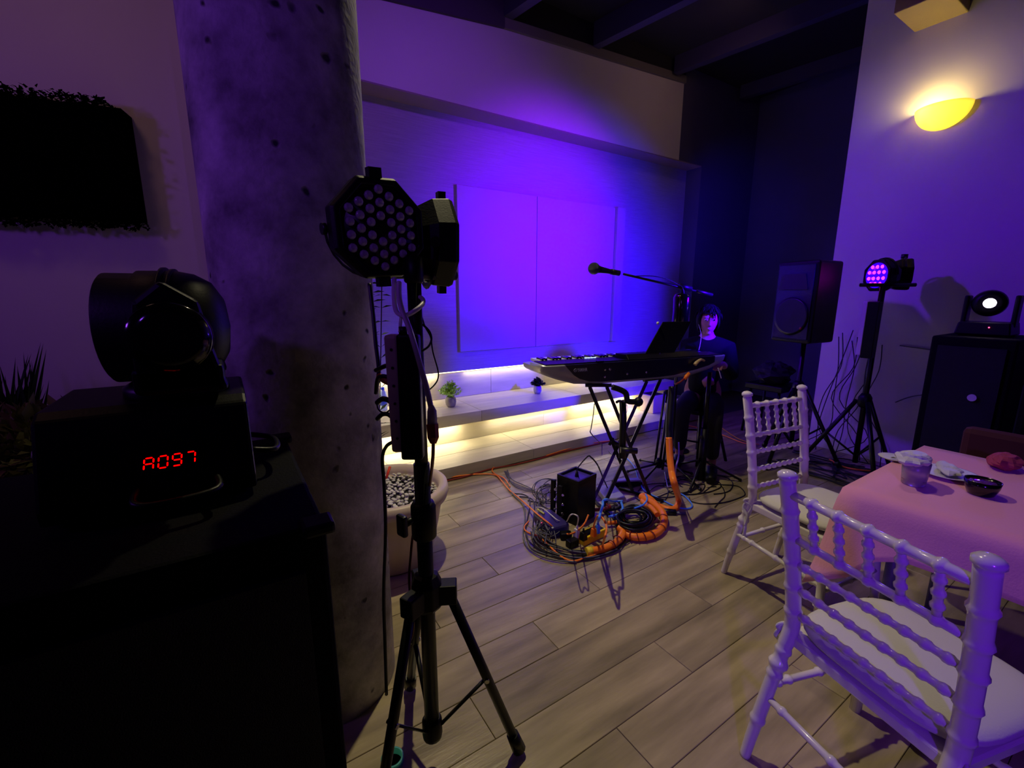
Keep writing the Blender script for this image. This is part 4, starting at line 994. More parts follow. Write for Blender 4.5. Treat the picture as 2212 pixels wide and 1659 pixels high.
# violet lit compact unit
t = thing('wireless_receiver', 'small dark wedge-shaped receiver box with a tiny red light on the cables', 'receiver', fl(1180, 1140))
c0 = fl(1152, 1131); c1v = fl(1192, 1166); wv = (c1v-c0); wv.z = 0; pv = V((-wv.y, wv.x, 0)).normalized()*.13
cs = [c0, c0+wv, c0+wv+pv, c0+pv]
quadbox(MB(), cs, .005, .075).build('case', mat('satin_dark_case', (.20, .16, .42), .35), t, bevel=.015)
MB().ball(c0.lerp(c0+wv, .45)-pv*.02+V((0, 0, .055)), .004, 8, 6).build('pilot_light', mat('red_pilot', (1, .1, .1), .3, emit=(1, .05, .15), est=6), t)
# yellow power strip with plugs
t = thing('power_strip', 'yellow power strip full of plugs in front of the upright box', 'power strip', fl(1290, 1170))
A0, B0 = fl(1262, 1181), fl(1310, 1158); wv = (B0-A0); wv.z = 0; wv.normalize(); pv = V((-wv.y, wv.x, 0)); Ls = (B0-A0).length
quadbox(MB(), [A0, A0+wv*Ls, A0+wv*Ls+pv*.075, A0+pv*.075], .0, .050).build('case', M_yellow, t, bevel=.005)
quadbox(MB(), [A0+wv*.012+pv*.012, A0+wv*(Ls-.012)+pv*.012, A0+wv*(Ls-.012)+pv*.063, A0+wv*.012+pv*.063], .0505, .0525).build('socket_face', M_black, t)
def plug(px_, py_, m, lab, zb=.052, hgt=.05, w_=.028):
    c = fl(px_, py_, zb); tt = thing('power_plug', lab, 'plug', c)
    MB().box(c+V((0, 0, hgt/2)), (w_, w_, hgt), rz=math.atan2(wv.y, wv.x), taper=.8).build('plug_body', m, tt, bevel=.004)
    MB().cyl(c+V((0, 0, hgt)), c+V((0, 0, hgt+.02)), .008, 10, .005).build('strain_relief', m, tt)
    return c+V((0, 0, hgt+.02))
e1 = plug(1246, 1160, M_whitec, 'white power plug standing at the left of the yellow strip', .03, .055, .034)
e2 = plug(1260, 1166, M_black, 'black power plug in the yellow strip', hgt=.05, w_=.036)
e3 = plug(1282, 1158, M_orange, 'orange power plug in the yellow strip', hgt=.05, w_=.03)
e4 = plug(1291, 1152, M_bluec, 'blue power plug in the yellow strip', hgt=.055, w_=.024)
for k, (x_, y_, s_) in enumerate(((1222, 1164, .045), (1236, 1180, .045))):
    c = fl(x_, y_); o = MB().box(c+V((0, 0, .022)), (s_*1.5, s_, .044), rz=-.5+k*.5).build('power_adapter', M_black, bevel=.006, loc=c)
    tag(o, ['black wall adapter lying left of the yellow strip', 'black wall adapter touching the near end of the yellow strip'][k], 'power supply')
cord('white_charger_cable', [e1]+W((1249, 1118, 2.2), (1240, 1111, 2.2), (1231, 1114, 2.2))+G((1222, 1128, .03), (1205, 1124, .09), (1190, 1112, .09), (1172, 1098, .10), (1158, 1096, .11)), .0035, M_whitec, 'white charger cable arching from the white plug to the receiver')
cord('pale_yellow_plug', G((1161, 1100, .082), (1168, 1105, .082), (1176, 1110, .082)), .006, mat('pale_yellow_plastic2', (.85, .85, .45), .5), 'pale yellow-green plug tip above the receiver', 'plug')
cord('blue_cable', [e4]+W((1294, 1122, 2.15), (1297, 1108, 2.15), (1302, 1092, 2.15), (1303, 1082, 2.2), (1312, 1079, 2.25))+G((1325, 1083, .06), (1345, 1082, .05)), .0065, M_bluec, 'bright blue cable rising from the blue plug', k=6)
cord('blue_cable', G((1342, 1085, .08), (1345, 1098, .07), (1338, 1110, .06), (1325, 1114, .06), (1315, 1116, .05)), .008, M_bluec, 'bright blue cable curl left of the black coil')
cord('blue_cable', G((1370, 1098, .08), (1390, 1090, .09), (1398, 1078, .1), (1395, 1068, .1)), .006, M_bluec, 'bright blue cable arc over the orange snake')
cord('blue_cable', G((1352, 988, .01), (1370, 1008, .01), (1377, 1030, .01), (1384, 1045, .01), (1393, 1060, .02), (1430, 1080, .01), (1465, 1096, .01), (1488, 1098, .01), (1495, 1090, .01), (1480, 1072, .01), (1466, 1065, .01)), .005, M_bluec, 'blue cable looping on the floor right of the orange snake')
cord('violet_cable', W((1466, 955, 2.8), (1466, 985, 2.78), (1460, 1010, 2.74))+G((1456, 1040), (1444, 1052), (1440, 1040), (1436, 1020)), .005, mat('violet_jacket', (.50, .42, .80), .4), 'pale violet cable hanging behind the orange hose')
cord('orange_cable', [e3]+W((1290, 1116, 2.2), (1300, 1118, 2.18), (1308, 1130, 2.15), (1310, 1145, 2.12), (1306, 1162, 2.08))+G((1300, 1180, .03), (1288, 1196, .01), (1262, 1206), (1238, 1212), (1215, 1204), (1193, 1186), (1177, 1170), (1158, 1157), (1140, 1150), (1132, 1140), (1142, 1126)), .0055, M_orange2, 'orange cable looping round the front of the cable nest', k=8)
cord('orange_cable', G((958, 1034), (1000, 1027), (1040, 1024), (1070, 1026), (1085, 1040), (1100, 1058), (1120, 1075), (1140, 1092, .03), (1160, 1110, .08), (1185, 1130, .09), (1205, 1148, .03), (1225, 1154, .04), (1245, 1148, .07), (1262, 1132, .12), (1271, 1112, .16)), .0055, M_orange2, 'orange cable running from the step across the floor to the cable nest', k=8)
cord('orange_cable', G((1068, 1008), (1063, 1016), (1070, 1024), (1090, 1034), (1102, 1052)), .005, M_orange2, 'short orange cable branching from the base of the step')
cord('red_cable', G((958, 1040), (1010, 1028), (1060, 1013), (1110, 1004), (1160, 992), (1210, 978), (1260, 966), (1318, 953)), .0065, M_red, 'dark red cable laid along the foot of the step', k=6)
cord('orange_cable', G((1180, 984, .02), (1230, 969, .02), (1280, 957, .02), (1318, 952, .02)), .0045, M_orange2, 'orange cable on top of the red cable along the step')
cord('orange_cable', G((1475, 918), (1500, 922), (1540, 932), (1575, 945), (1600, 955), (1628, 962)), .0045, M_orange2, 'orange cable on the dark floor behind the far chair')
cord('yellow_cable', G((1560, 925), (1590, 945), (1615, 955), (1640, 960)), .0045, mat('amber_jacket', (.75, .50, .10), .5), 'amber cable on the dark floor behind the far chair')
cord('thin_lead', W((1284, 872, 2.9), (1281, 900, 2.85), (1277, 925, 2.8), (1278, 938, 2.8))+G((1300, 960), (1320, 980), (1340, 998)), .0035, M_grey, 'thin grey wire hanging from the lower step to the floor')
cord('grey_cable', G((1096, 1015), (1100, 1030), (1098, 1048), (1110, 1070), (1130, 1090), (1134, 1120), (1130, 1150), (1138, 1180), (1165, 1200), (1200, 1210), (1245, 1214)), .0045, M_grey, 'dark grey cable skirting the outer left side of the nest', k=8)
# black leads sweeping round the front of the nest
rnd = random.Random(21)
base_pts = [(1100, 1062), (1140, 1078), (1135, 1150), (1150, 1182), (1190, 1202), (1240, 1212), (1290, 1208), (1340, 1188), (1365, 1165), (1350, 1140)]
for k in range(9):
    pts = []
    for (x_, y_) in base_pts:
        cx_, cy_ = 1255, 1130; f = 1-.035*k+rnd.uniform(-.035, .035)
        pts.append((cx_+(x_-cx_)*f, cy_+(y_-cy_)*f+rnd.uniform(-3, 3), .008+.003*(k % 4)))
    st_ = rnd.choice((0, 1, 2, 2)); en_ = len(pts)-rnd.choice((0, 0, 1, 2))
    cord('black_cable', G(*pts[st_:en_]), .0042, M_cab if k % 3 else M_grey, 'dark cable among those sweeping round the front of the cable nest', group='dark cables round the cable nest', k=7)
for k in range(9):
    cx_, cy_ = 1370+rnd.uniform(-6, 6), 1118+rnd.uniform(-5, 5); rx, ry = rnd.uniform(20, 50), rnd.uniform(11, 27)
    pts = [(cx_+rx*math.cos(q_), cy_+ry*math.sin(q_), 0.015+.008*k) for q_ in [2*PI*i/14*1.9 for i in range(27)]]
    cord('black_coil', G(*pts), .0075, M_cab, 'coil of black cable inside the ring of orange snake', group='black coils inside the orange ring', k=3)
for k in range(10):
    cx_, cy_ = rnd.uniform(1175, 1222), rnd.uniform(1050, 1092); rx, ry = rnd.uniform(14, 36), rnd.uniform(12, 30)
    pts = [(cx_+rx*math.cos(q_+k), cy_+ry*math.sin(q_+k), .01+.05*abs(math.sin(q_*1.5+k))) for q_ in [2*PI*i/10 for i in range(8+k % 4)]]
    cord('tangled_lead', G(*pts), .003, M_cab, 'thin black lead in the tangle left of the upright box', group='leads tangled left of the upright box', k=5)
for k in range(8):
    pts = [(1160+rnd.uniform(0, 30), 1130+rnd.uniform(-20, 10), .09)] + [(rnd.uniform(1150, 1210), rnd.uniform(1120, 1175), rnd.uniform(.01, .09)) for _ in range(4)]
    cord('grey_lead', G(*pts), .003, M_grey, 'thin grey lead draped over the receiver box', group='leads draped over the receiver', k=6)
for k in range(11):
    cx_, cy_ = rnd.uniform(1400, 1560), rnd.uniform(1035, 1075); a0_ = rnd.uniform(0, 6.28); rx, ry = rnd.uniform(25, 75), rnd.uniform(10, 26)
    pts = [(cx_+rx*math.cos(a0_+q_*(1+.15*k/10))*(1-.05*q_), cy_+ry*math.sin(a0_+q_)+rnd.uniform(-4, 4)) for q_ in [i*.6 for i in range(rnd.randint(6, 11))]]
    cord('floor_lead', G(*pts, z=.006), .0036, M_cab, 'black cable snaking over the floor under the stands', group='black cables on the floor under the stands', k=7)
for k in range(4):
    x0_, y0_ = 1092+rnd.uniform(-3, 3), 1018; pts = [(x0_, y0_), (x0_+15, y0_+18+4*k), (x0_+40+5*k, y0_+30+5*k), (x0_+62+8*k, y0_+42+3*k), (x0_+80, y0_+70)]
    cord('thin_floor_lead', G(*pts, z=.006), .0028, M_grey, 'thin grey lead running from the step to the nest', group='thin grey leads from the step', k=6)
# metal upright pieces and a pedal
for k, (x_, y_, h_) in enumerate(((1194, 1120, .27), (1210, 1128, .25), (1218, 1098, .18))):
    c = fl(x_, y_); t = thing('plugged_adapter', ['tall black adapter standing in the tangle, leftmost', 'tall black adapter standing beside the upright box', 'short chrome connector stack beside the upright box'][k], 'adapter', c)
    MB().box(c+V((0, 0, h_/2)), (.022, .03, h_), rz=.4).build('body', M_black if k < 2 else M_silver, t, bevel=.004)
    for j in range(3): MB().cyl(c+V((0, 0, h_*(.3+.25*j)))-V((.0, .02, 0)), c+V((0, 0, h_*(.3+.25*j)))-V((.012, .035, 0)), .008, 8).build('connector', M_chrome, t)
# pale flat pedal boards under the stand
c = fl(1318, 1072); t = thing('foot_pedal', 'pale grey flat pedal lying under the keyboard stand', 'pedal', c)
MB().box(c+V((0, 0, .02)), (.16, .24, .035), rz=R(-25), taper=.92).build('plate', mat('pale_grey_metal', (.62, .62, .60), .35, metal=.3), t, bevel=.006)
c = fl(1350, 1050); t = thing('foot_pedal', 'black and silver pedal with a hinged plate right of the pale one', 'pedal', c)
MB().box(c+V((.02, 0, .02)), (.22, .07, .03), rz=R(-25)).build('base', M_black, t, bevel=.004)
MB().box(c+V((.02, 0, .044)), (.20, .05, .012), rz=R(-25)).build('treadle', M_silver, t, bevel=.004)
c = fl(1452, 1112); t = thing('loose_plug', 'black cable end with grey plug lying right of the orange ring', 'plug', c)
MB().tube([c+V((-.06, .05, .02)), c+V((.02, -.01, .014))], .022, 10).build('plug_body', M_cab, t); MB().tube([c+V((.02, -.01, .014)), c+V((.07, -.05, .01))], .010, 8).build('prongs', M_grey, t)
for k, (x_, y_, z_) in enumerate(((1300, 1100, .04), (1330, 1128, .03), (1322, 1100, .03))):
    c = fl(x_, y_, z_); o = MB().tube(smooth([c+V((-.05, .02, 0)), c, c+V((.05, -.02, .01)), c+V((.08, .04, 0))], 4), .012, 8).build('cable_end', [M_red, M_orange, M_cab][k], loc=c)
    tag(o, ['dark red cable end left of the blue curl', 'orange cable end behind the yellow strip', 'black cable end between the blue curls'][k], 'cable')

# ------------------------------------------------------------------ chiavari chairs
def turned(mb, p0, p1, r, rings, n=12, ball=1.45, rl=.007):
    """straight turned rod with ring beads at fractions"""
    p0 = V(p0); p1 = V(p1); L_ = (p1-p0).length; pts = [(0, r)]
    for f in sorted(rings):
        d0 = rl/L_
        pts += [(f-d0*1.6, r), (f-d0*1.1, r*1.15), (f-d0*.5, r*ball), (f+d0*.5, r*ball), (f+d0*1.1, r*1.15), (f+d0*1.6, r)]
    pts.append((1, r)); pts = [q_ for q_ in pts if 0 <= q_[0] <= 1]
    mb.tube([p0.lerp(p1, f) for f, _ in pts], [q_[1] for q_ in pts], n); return mb
def make_chair(label, loc, rz):
    t = thing('banquet_chair', label, 'chair', loc, rz, None)
    Wb = .185
    def ry(z):   # rear post curve (y as function of z)
        if z < .46: return -.285+.105*(z/.46)**1.1
        return -.18-.075*((z-.46)/.48)**1.4
    for s_ in (-1, 1):
        mb = MB(); zs = [i*.95/26 for i in range(27)]
        pts = []; rr = []
        marks = [.30, .335, .38, .515, .60, .685, .765, .85]
        for z in [i*.945/120 for i in range(121)]:
            r_ = .0185 if z < .40 else .0200
            if z < .12: r_ = .0145+.002*z/.12
            for mk in marks:
                dz = abs(z-mk); a2 = .0045 if mk != .335 else .008; wdth = .006 if mk != .335 else .010
                if dz < wdth*1.6: r_ += a2*max(0, math.cos(min(1, dz/(wdth*1.6))*PI/2))
            if abs(z-.14) < .008: r_ += .003
            xo = s_*(Wb+.012*(max(0, z-.46)/.48)+.012*(1-min(z, .46)/.46))
            pts.append(V((xo, ry(z), z))); rr.append(r_)
        top = pts[-1]
        pts += [top+V((0, -.001, .004)), top+V((0, -.001, .010)), top+V((0, -.002, .020)), top+V((0, -.002, .028)), top+V((0, -.002, .032))]
        rr += [.016, .0245, .024, .016, .003]
        mb.tube(pts, rr, 14); mb.build('rear_post', M_white, t, world=False)
        mb = MB(); fx = s_*.19
        turned(mb, (s_*.205, .195, 0), (s_*.185, .17, .43), .0165, [.32, .70, .76, .82], 14); mb.build('front_leg', M_white, t, world=False)
    def px(z): return Wb+.012*(max(0, z-.46)/.48)
    # seat frame
    sf = MB(); sf.prism([(-.195, -.19), (.195, -.19), (.205, .20), (-.205, .20)], (0, 0, .405), (1, 0, 0), (0, 1, 0), (0, 0, 1), .035); sf.build('seat_frame', M_white, t, world=False, bevel=.006)
    # rails
    for nm, z, r_, rings in (('top_rail', .905, .0125, [.167*i for i in range(1, 6)]), ('back_rail', .765, .011, [.167*i for i in range(1, 6)]),
                             ('back_rail', .685, .0095, [.1*i for i in range(1, 10)]), ('back_rail', .600, .0095, [.1*i for i in range(1, 10)]), ('back_rail', .515, .0095, [.1*i for i in range(1, 10)])):
        mb = MB(); x_ = px(z); turned(mb, (-x_, ry(z)-.001, z), (x_, ry(z)-.001, z), r_, rings, 10, 1.4); mb.build(nm, M_white, t, world=False)
    for i in range(1, 6):
        f = i/6; x0_ = -px(.765)+2*px(.765)*f; x1_ = -px(.905)+2*px(.905)*f
        mb = MB(); turned(mb, (x0_, ry(.765)-.001, .768), (x1_, ry(.905)-.001, .902), .0085, [.25, .5, .75], 10, 1.45); mb.build('spindle', M_white, t, world=False)
    # stretchers
    for s_ in (-1, 1):
        mb = MB(); turned(mb, (s_*.198, ry(.25), .25), (s_*.196, .185, .22), .0105, [.1, .2, .5, .8, .9], 10, 1.35); mb.build('side_stretcher', M_white, t, world=False)
    mb = MB(); turned(mb, (-.195, .185, .20), (.195, .185, .20), .0105, [.15, .5, .85], 10, 1.35); mb.build('front_stretcher', M_white, t, world=False)
    mb = MB(); turned(mb, (-.198, ry(.22), .22), (.198, ry(.22), .22), .0105, [.15, .5, .85], 10, 1.35); mb.build('rear_stretcher', M_white, t, world=False)
    # cushion: rounded slab
    cu = MB(); n, m_ = 36, 8; vs = []
    for i in range(m_+1):
        ph = -PI/2+PI*i/m_
        for j in range(n):
            a_ = 2*PI*j/n; ex_ = .55
            cx_ = abs(math.cos(a_))**ex_*math.copysign(1, math.cos(a_)); cy_ = abs(math.sin(a_))**ex_*math.copysign(1, math.sin(a_))
            k = math.cos(ph)**.35 if abs(ph) < PI/2-1e-6 else 0
            vs.append(V((cx_*k*.205, cy_*k*.205+.01, .470+math.sin(ph)*.028+(.006*(1-k) if ph > 0 else 0))))
    cu.add(vs, [(i*n+j, i*n+(j+1) % n, (i+1)*n+(j+1) % n, (i+1)*n+j) for i in range(m_) for j in range(n)], True)
    cush = cu.build('cushion', M_cush, t, world=False)
    for s_ in (-1, 1):
        mb = MB(); mb.tube(smooth([(s_*.185, -.155, .46), (s_*.205, -.19, .455), (s_*.21, -.2, .44), (s_*.195, -.17, .42), (s_*.20, -.19, .36), (s_*.205, -.185, .31), (s_*.20, -.19, .26)], 5), .004, 6, flat=2.0)
        mb.tube(smooth([(s_*.20, -.19, .45), (s_*.215, -.20, .41), (s_*.212, -.175, .37), (s_*.215, -.18, .32)], 5), .003, 6, flat=2.2)
        mb.build('tie_ribbon', M_cush, cush, world=False)
    return t
def face(fx, fy): return math.atan2(fy, fx)-PI/2
CB = V((1.467, .284, 0)); fB = V((.965, -.26, 0)).normalized()
ch1 = make_chair('white turned-wood banquet chair nearest the viewer, seen from behind', CB, face(fB.x, fB.y))
CA = V((2.215, .845, 0)); fA = V((-.16, -.987, 0)).normalized()
ch2 = copy_tree(ch1); ch1.scale = (1.08, 1.03, .972); ch2.location = CA; ch2.rotation_euler = (0, 0, face(fA.x, fA.y)); ch2['label'] = 'white turned-wood banquet chair at the far end of the pink table'
for o_ in (ch1, ch2): o_['group'] = 'white banquet chairs'

# ------------------------------------------------------------------ table with pink cloth
TX0, TX1, TY0, TY1, TZ = 1.79, 2.62, -.75, .605, .75
t = thing('dining_table', 'dining table hidden under a pink cloth', 'table', ((TX0+TX1)/2, (TY0+TY1)/2, 0))
MB().mm((TX0+.005, TY0+.005, TZ-.03), (TX1-.005, TY1-.005, TZ-.004)).build('tabletop', mat('dark_table_wood', (.20, .15, .12), .5), t)
for x_ in (TX0+.12, TX1-.08):
    for y_ in (TY0+.08, TY1-.14): MB().cyl((x_, y_, 0), (x_, y_, TZ-.03), .02, 12).build('leg', M_grey, t)
cl = MB(); NX, NY = 14, 20
def ring(k, N_=96):
    """perimeter points of the cloth at drop step k"""
    return None
vs = []; idx = {}
for i in range(NX+1):
    for j in range(NY+1):
        x_ = TX0+(TX1-TX0)*i/NX; y_ = TY0+(TY1-TY0)*j/NY
        idx[(i, j)] = len(vs); vs.append(V((x_, y_, TZ+.002)))
fs = [(idx[(i, j)], idx[(i+1, j)], idx[(i+1, j+1)], idx[(i, j+1)]) for i in range(NX) for j in range(NY)]
loop = [(i, 0) for i in range(NX)]+[(NX, j) for j in range(NY)]+[(NX-i, NY) for i in range(NX)]+[(0, NY-j) for j in range(NY)]
prev = [idx[q_] for q_ in loop]; nl = len(loop); steps = 9
ctr = V(((TX0+TX1)/2, (TY0+TY1)/2, 0))
def corner_w(p_):
    dx = min(abs(p_.x-TX0), abs(p_.x-TX1)); dy = min(abs(p_.y-TY0), abs(p_.y-TY1)); return max(0, 1-max(dx, dy)/.16)
for k in range(1, steps+1):
    cur = []
    for li, q_ in enumerate(loop):
        p0 = vs[idx[q_]]; out = V((0, 0, 0))
        if q_[0] == 0: out.x -= 1
        if q_[0] == NX: out.x += 1
        if q_[1] == 0: out.y -= 1
        if q_[1] == NY: out.y += 1
        cw = corner_w(p0); drop = .17+.22*cw**1.0
        if out.length > 1: out = out*.8
        f = k/steps
        flare = .012+.05*f*cw+.010*f*math.sin(li*.9)*(1-cw)
        r_ = .014*math.sin(min(1, f*4)*PI/2)
        p_ = p0+out*(r_+flare*f)-V((0, 0, drop*f+.0))
        cur.append(len(vs)); vs.append(p_)
    for a_ in range(nl): fs.append((prev[a_], prev[(a_+1) % nl], cur[(a_+1) % nl], cur[a_]))
    prev = cur
cl.add(vs, fs, True)
clo = cl.build('tablecloth', M_cloth, loc=((TX0+TX1)/2, (TY0+TY1)/2, TZ)); tag(clo, 'pink tablecloth draped over the table at the right', 'tablecloth')
k = clo.modifiers.new('th', 'SOLIDIFY'); k.thickness = .002; k.offset = 1
# second, longer cloth tail at the near left corner
# crockery
def TP(x_, y_, z=TZ+.004): return fl(x_, y_, z)
c = TP(1972, 1046); t = thing('drinking_glass', 'stubby clear glass with a crumpled napkin on top, on the pink cloth', 'glass', c)
MB().lathe([(.030, 0), (.034, .004), (.038, .05), (.040, .085), (.0375, .085), (.035, .05), (.030, .012), (0, .010)], c, n=28).build('glass_body', mat('frosted_glass', (.90, .88, .90), .25, trans=.7), t)
MB().lathe([(.029, .011), (.032, .022), (0, .022)], c, n=24).build('drink', mat('brown_drink', (.35, .12, .06), .2), t)
def crumple(c, rx, ry_, rz_, seed, name, m, label, cat, rz0=0):
    mb = MB(); mb.ball((0, 0, 0), (rx, ry_, rz_), 18, 12)
    for i, p_ in enumerate(mb.v):
        nn = noise.noise(p_*38+V((seed, 0, 0))); p_ *= 1+.38*nn; mb.v[i] = Matrix.Rotation(rz0, 3, 'Z') @ p_+c
    mb.s = [False]*len(mb.s); o = mb.build(name, m, loc=c); tag(o, label, cat); return o
crumple(c+V((-.01, .01, .098)), .070, .05, .022, 3, 'paper_napkin', M_foil, 'crumpled pale paper napkin resting on the glass', 'napkin')
c = TP(2045, 1028); t = thing('plate', 'pale plate with used napkin in the middle of the pink table', 'plate', c)
MB().lathe([(.045, 0), (.05, .004), (.085, .014), (.088, .017), (.083, .017), (.05, .008), (0, .007)], c, n=36).build('dish', M_foil, t)
crumple(c+V((.01, .0, .026)), .075, .035, .012, 9, 'paper_napkin', M_foil, 'flattened pale napkin lying on the plate', 'napkin', .4)
c = TP(1930, 992); t = thing('small_plate', 'small pale saucer at the far left edge of the pink table', 'plate', c)
MB().lathe([(.03, 0), (.05, .008), (.052, .011), (.03, .005), (0, .004)], c, n=28).build('dish', M_foil, t)
MB().tube([c+V((-.03, .0, .013)), c+V((.06, -.05, .013))], .003, 6).build('fork', M_chrome, t)
c = TP(2117, 1068); t = thing('bowl', 'small black bowl on the pink table', 'bowl', c)
MB().lathe([(.028, 0), (.034, .004), (.044, .03), (.047, .052), (.044, .052), (.040, .03), (.030, .008), (0, .008)], c, n=32).build('bowl_body', M_blackg, t)
MB().lathe([(.043, .044), (.03, .049), (0, .050)], c, n=24).build('ice', mat('glossy_dark_filling', (.30, .10, .22), .05, bump=1, bscale=90, coat=1), t)
crumple(TP(2168, 1012)+V((0, 0, .03)), .07, .05, .03, 14, 'cloth_napkin', mat('rose_cloth', (.62, .20, .34), .8), 'crumpled rose napkin at the far right of the table', 'napkin')
cc = pX(2182, 985, 2.86); t = thing('padded_chair', 'dark red padded chair back behind the table at the right edge', 'chair', (cc.x, cc.y, 0))
MB().box((cc.x, cc.y-.05, .66), (.06, .42, .34)).build('backrest', mat('dark_red_upholstery', (.26, .05, .09), .8), t, bevel=.029)
MB().box((cc.x+.20, cc.y-.05, .45), (.40, .40, .07)).build('seat', MATS['dark_red_upholstery'], t, bevel=.03)
for x_ in (0.02, .38):
    for y_ in (-.23, .13): MB().cyl((cc.x+x_, cc.y+y_, 0), (cc.x+x_, cc.y+y_, .45), .013, 10).build('leg', M_blackm, t)

# ------------------------------------------------------------------ right-hand stage gear
def big_tripod(t, c, hubz, rad, n0, topz, r=.019):
    MB().tube([c+V((0, 0, .12)), c+V((0, 0, topz))], r, 14).build('pole', M_blackm, t)
    MB().lathe([(.03, hubz-.05), (.045, hubz-.03), (.045, hubz+.03), (.028, hubz+.06)], c, n=12).build('leg_hub', M_black, t)
    for k in range(3):
        a_ = n0+k*2*PI/3; dd = V((math.cos(a_), math.sin(a_), 0))
        top = c+dd*.05+V((0, 0, hubz)); ft = c+dd*rad+V((0, 0, .02))
        lg = MB().tube([top, ft], .016, 10).build('leg', M_blackm, t)
        MB().tube([ft+(top-ft).normalized()*.05, ft], .021, 10).build('rubber_foot', M_cab, lg)
        MB().tube([c+V((0, 0, .17)), top.lerp(ft, .5)], .008, 8).build('brace', M_blackm, t)
c = V((4.02, 1.78, 0)); t = thing('speaker_stand', 'black tripod stand under the loudspeaker by the sconce wall', 'stand', c)
big_tripod(t, c, .66, .36, R(-60), 1.09)
s1 = dp(1745, 566, 3.55); s2_ = dp(1882, 575, 3.55)
t = thing('loudspeaker', 'black loudspeaker cabinet raised on a tripod by the sconce wall', 'speaker', c+V((0, 0, 1.05)))
d_ = (EYE-c); d_.z = 0; d_.normalize(); fr = (Matrix.Rotation(R(-38), 3, 'Z') @ d_).normalized(); sr = V((-fr.y, fr.x, 0))
# trapezoid cabinet, front normal fr
fw_, bw_, dpt = .36, .24, .34; z0, z1 = 1.05, 1.69
poly = [(dpt/2, -fw_/2), (dpt/2, fw_/2), (-dpt/2, bw_/2), (-dpt/2, -bw_/2)]
MB().prism(poly, c+V((0, 0, z0)), fr, sr, V((0, 0, 1)), z1-z0).build('cabinet', M_black, t, bevel=.02)
Mf = Matrix((sr, V((0, 0, 1)), fr)).transposed()
MB().box(c+fr*(dpt/2+.004)+V((0, 0, (z0+z1)/2)), (fw_-.05, z1-z0-.06, .012), M=Mf).build('grille', mat('blue_tinted_grille', (.11, .11, .14), .45, metal=.4, bump=.6, bscale=300), t, bevel=.005)
MB().lathe([(.145, 0), (.15, .006), (.13, .004), (.05, .001), (0, .004)], c+fr*(dpt/2+.011)+V((0, 0, z0+.21)), fr, 36).build('woofer', M_blackm, t)
MB().prism([(-.12, 0), (.12, 0), (.09, .12), (-.09, .12)], c+fr*(dpt/2+.010)+V((0, 0, z0+.42)), sr, V((0, 0, 1)), fr, .008).build('horn', M_blackm, t)
MB().box(c+V((0, 0, z1+.004)), (.03, .10, .01), M=Matrix((fr, sr, V((0, 0, 1)))).transposed()).build('handle', M_grey, t)
MB().ball(c+fr*(dpt/2+.012)+sr*.10+V((0, 0, z0+.12)), .012, 8, 6).build('badge', mat('dull_orange_badge', (.55, .15, .05), .5), t)

c = V((4.12, 1.34, 0)); t = thing('light_stand', 'black tripod light stand by the sconce wall carrying the lit lamp', 'stand', c)
big_tripod(t, c, .62, .38, R(-20), 1.50)
MB().tube([c+V((-.12, .10, 1.50)), c+V((.16, -.14, 1.50))], .014, 10).build('cross_bar', M_blackm, t)
q = c+V((-.06, .0, 1.02)); t2 = thing('power_strip', 'white power strip tied upright to the far light stand', 'power strip', q)
MB().box(q+V((-.02, .06, .16)), (.03, .03, .40)).build('body', M_whitec, t2, bevel=.005)
t2 = thing('power_adapter', 'black power brick strapped to the far light stand', 'power supply', q+V((.0, -.02, 0)))
MB().box(q+V((.0, .01, .15)), (.06, .07, .42)).build('body', M_black, t2, bevel=.005)
cl_ = dp(1892, 595, 3.33); t = thing('stage_lamp', 'lit stage lamp glowing blue with pink dots beside the loudspeaker', 'stage light', cl_-V((0, 0, .12)))
nl_ = yawed(cl_, -48); par_can(t, cl_, nl_, 0, .112, .14, detail=False)
MB().lathe([(.092, -.008), (.092, -.003), (0, -.003)], cl_, nl_, 32).build('glow_plate', mat('blue_glow_plate', (.1, .0, .6), .3, emit=(.03, .0, 1.0), est=1.6), t)
exx = V((0, 0, 1)).cross(nl_).normalized()
for r_, cnt in ((.062, 3), (.022, 4), (-.022, 4), (-.062, 3)):
    for k in range(cnt):
        o_ = (k-(cnt-1)/2)*.042; pc = cl_+exx*o_+V((0, 0, r_))
        MB().lathe([(.013, 0), (.010, .005), (0, .006)], pc-nl_*.003, nl_, 10).build('lens', M_par_pink, t)
MB().tube([cl_-nl_*.05+V((math.cos(q_)*0, 0, 0))+exx*.125*math.cos(q_)+V((0, 0, .125*math.sin(q_))) for q_ in [PI*i/12 for i in range(13)]], .008, 4, False).build('bracket', M_blackm, t)
cr2 = dp(1966, 593, 3.36); t = thing('stage_lamp', 'dark stage lamp pointing away, right of the lit one', 'stage light', cr2-V((0, 0, .12)))
nr_ = yawed(cr2, 100); par_can(t, cr2, nr_, 0, .112, .16, detail=False)
MB().tube([cr2-nr_*.05+(V((-nr_.y, nr_.x, 0)))*.13*math.cos(q_)+V((0, 0, .13*math.sin(q_))) for q_ in [PI*i/12 for i in range(13)]], .008, 4, False).build('bracket', M_blackm, t)
MB().cyl(cr2-nr_*.05+V((0, 0, .12)), cr2-nr_*.05+V((0, 0, .15)), .022, 10).build('knob', M_cab, t)

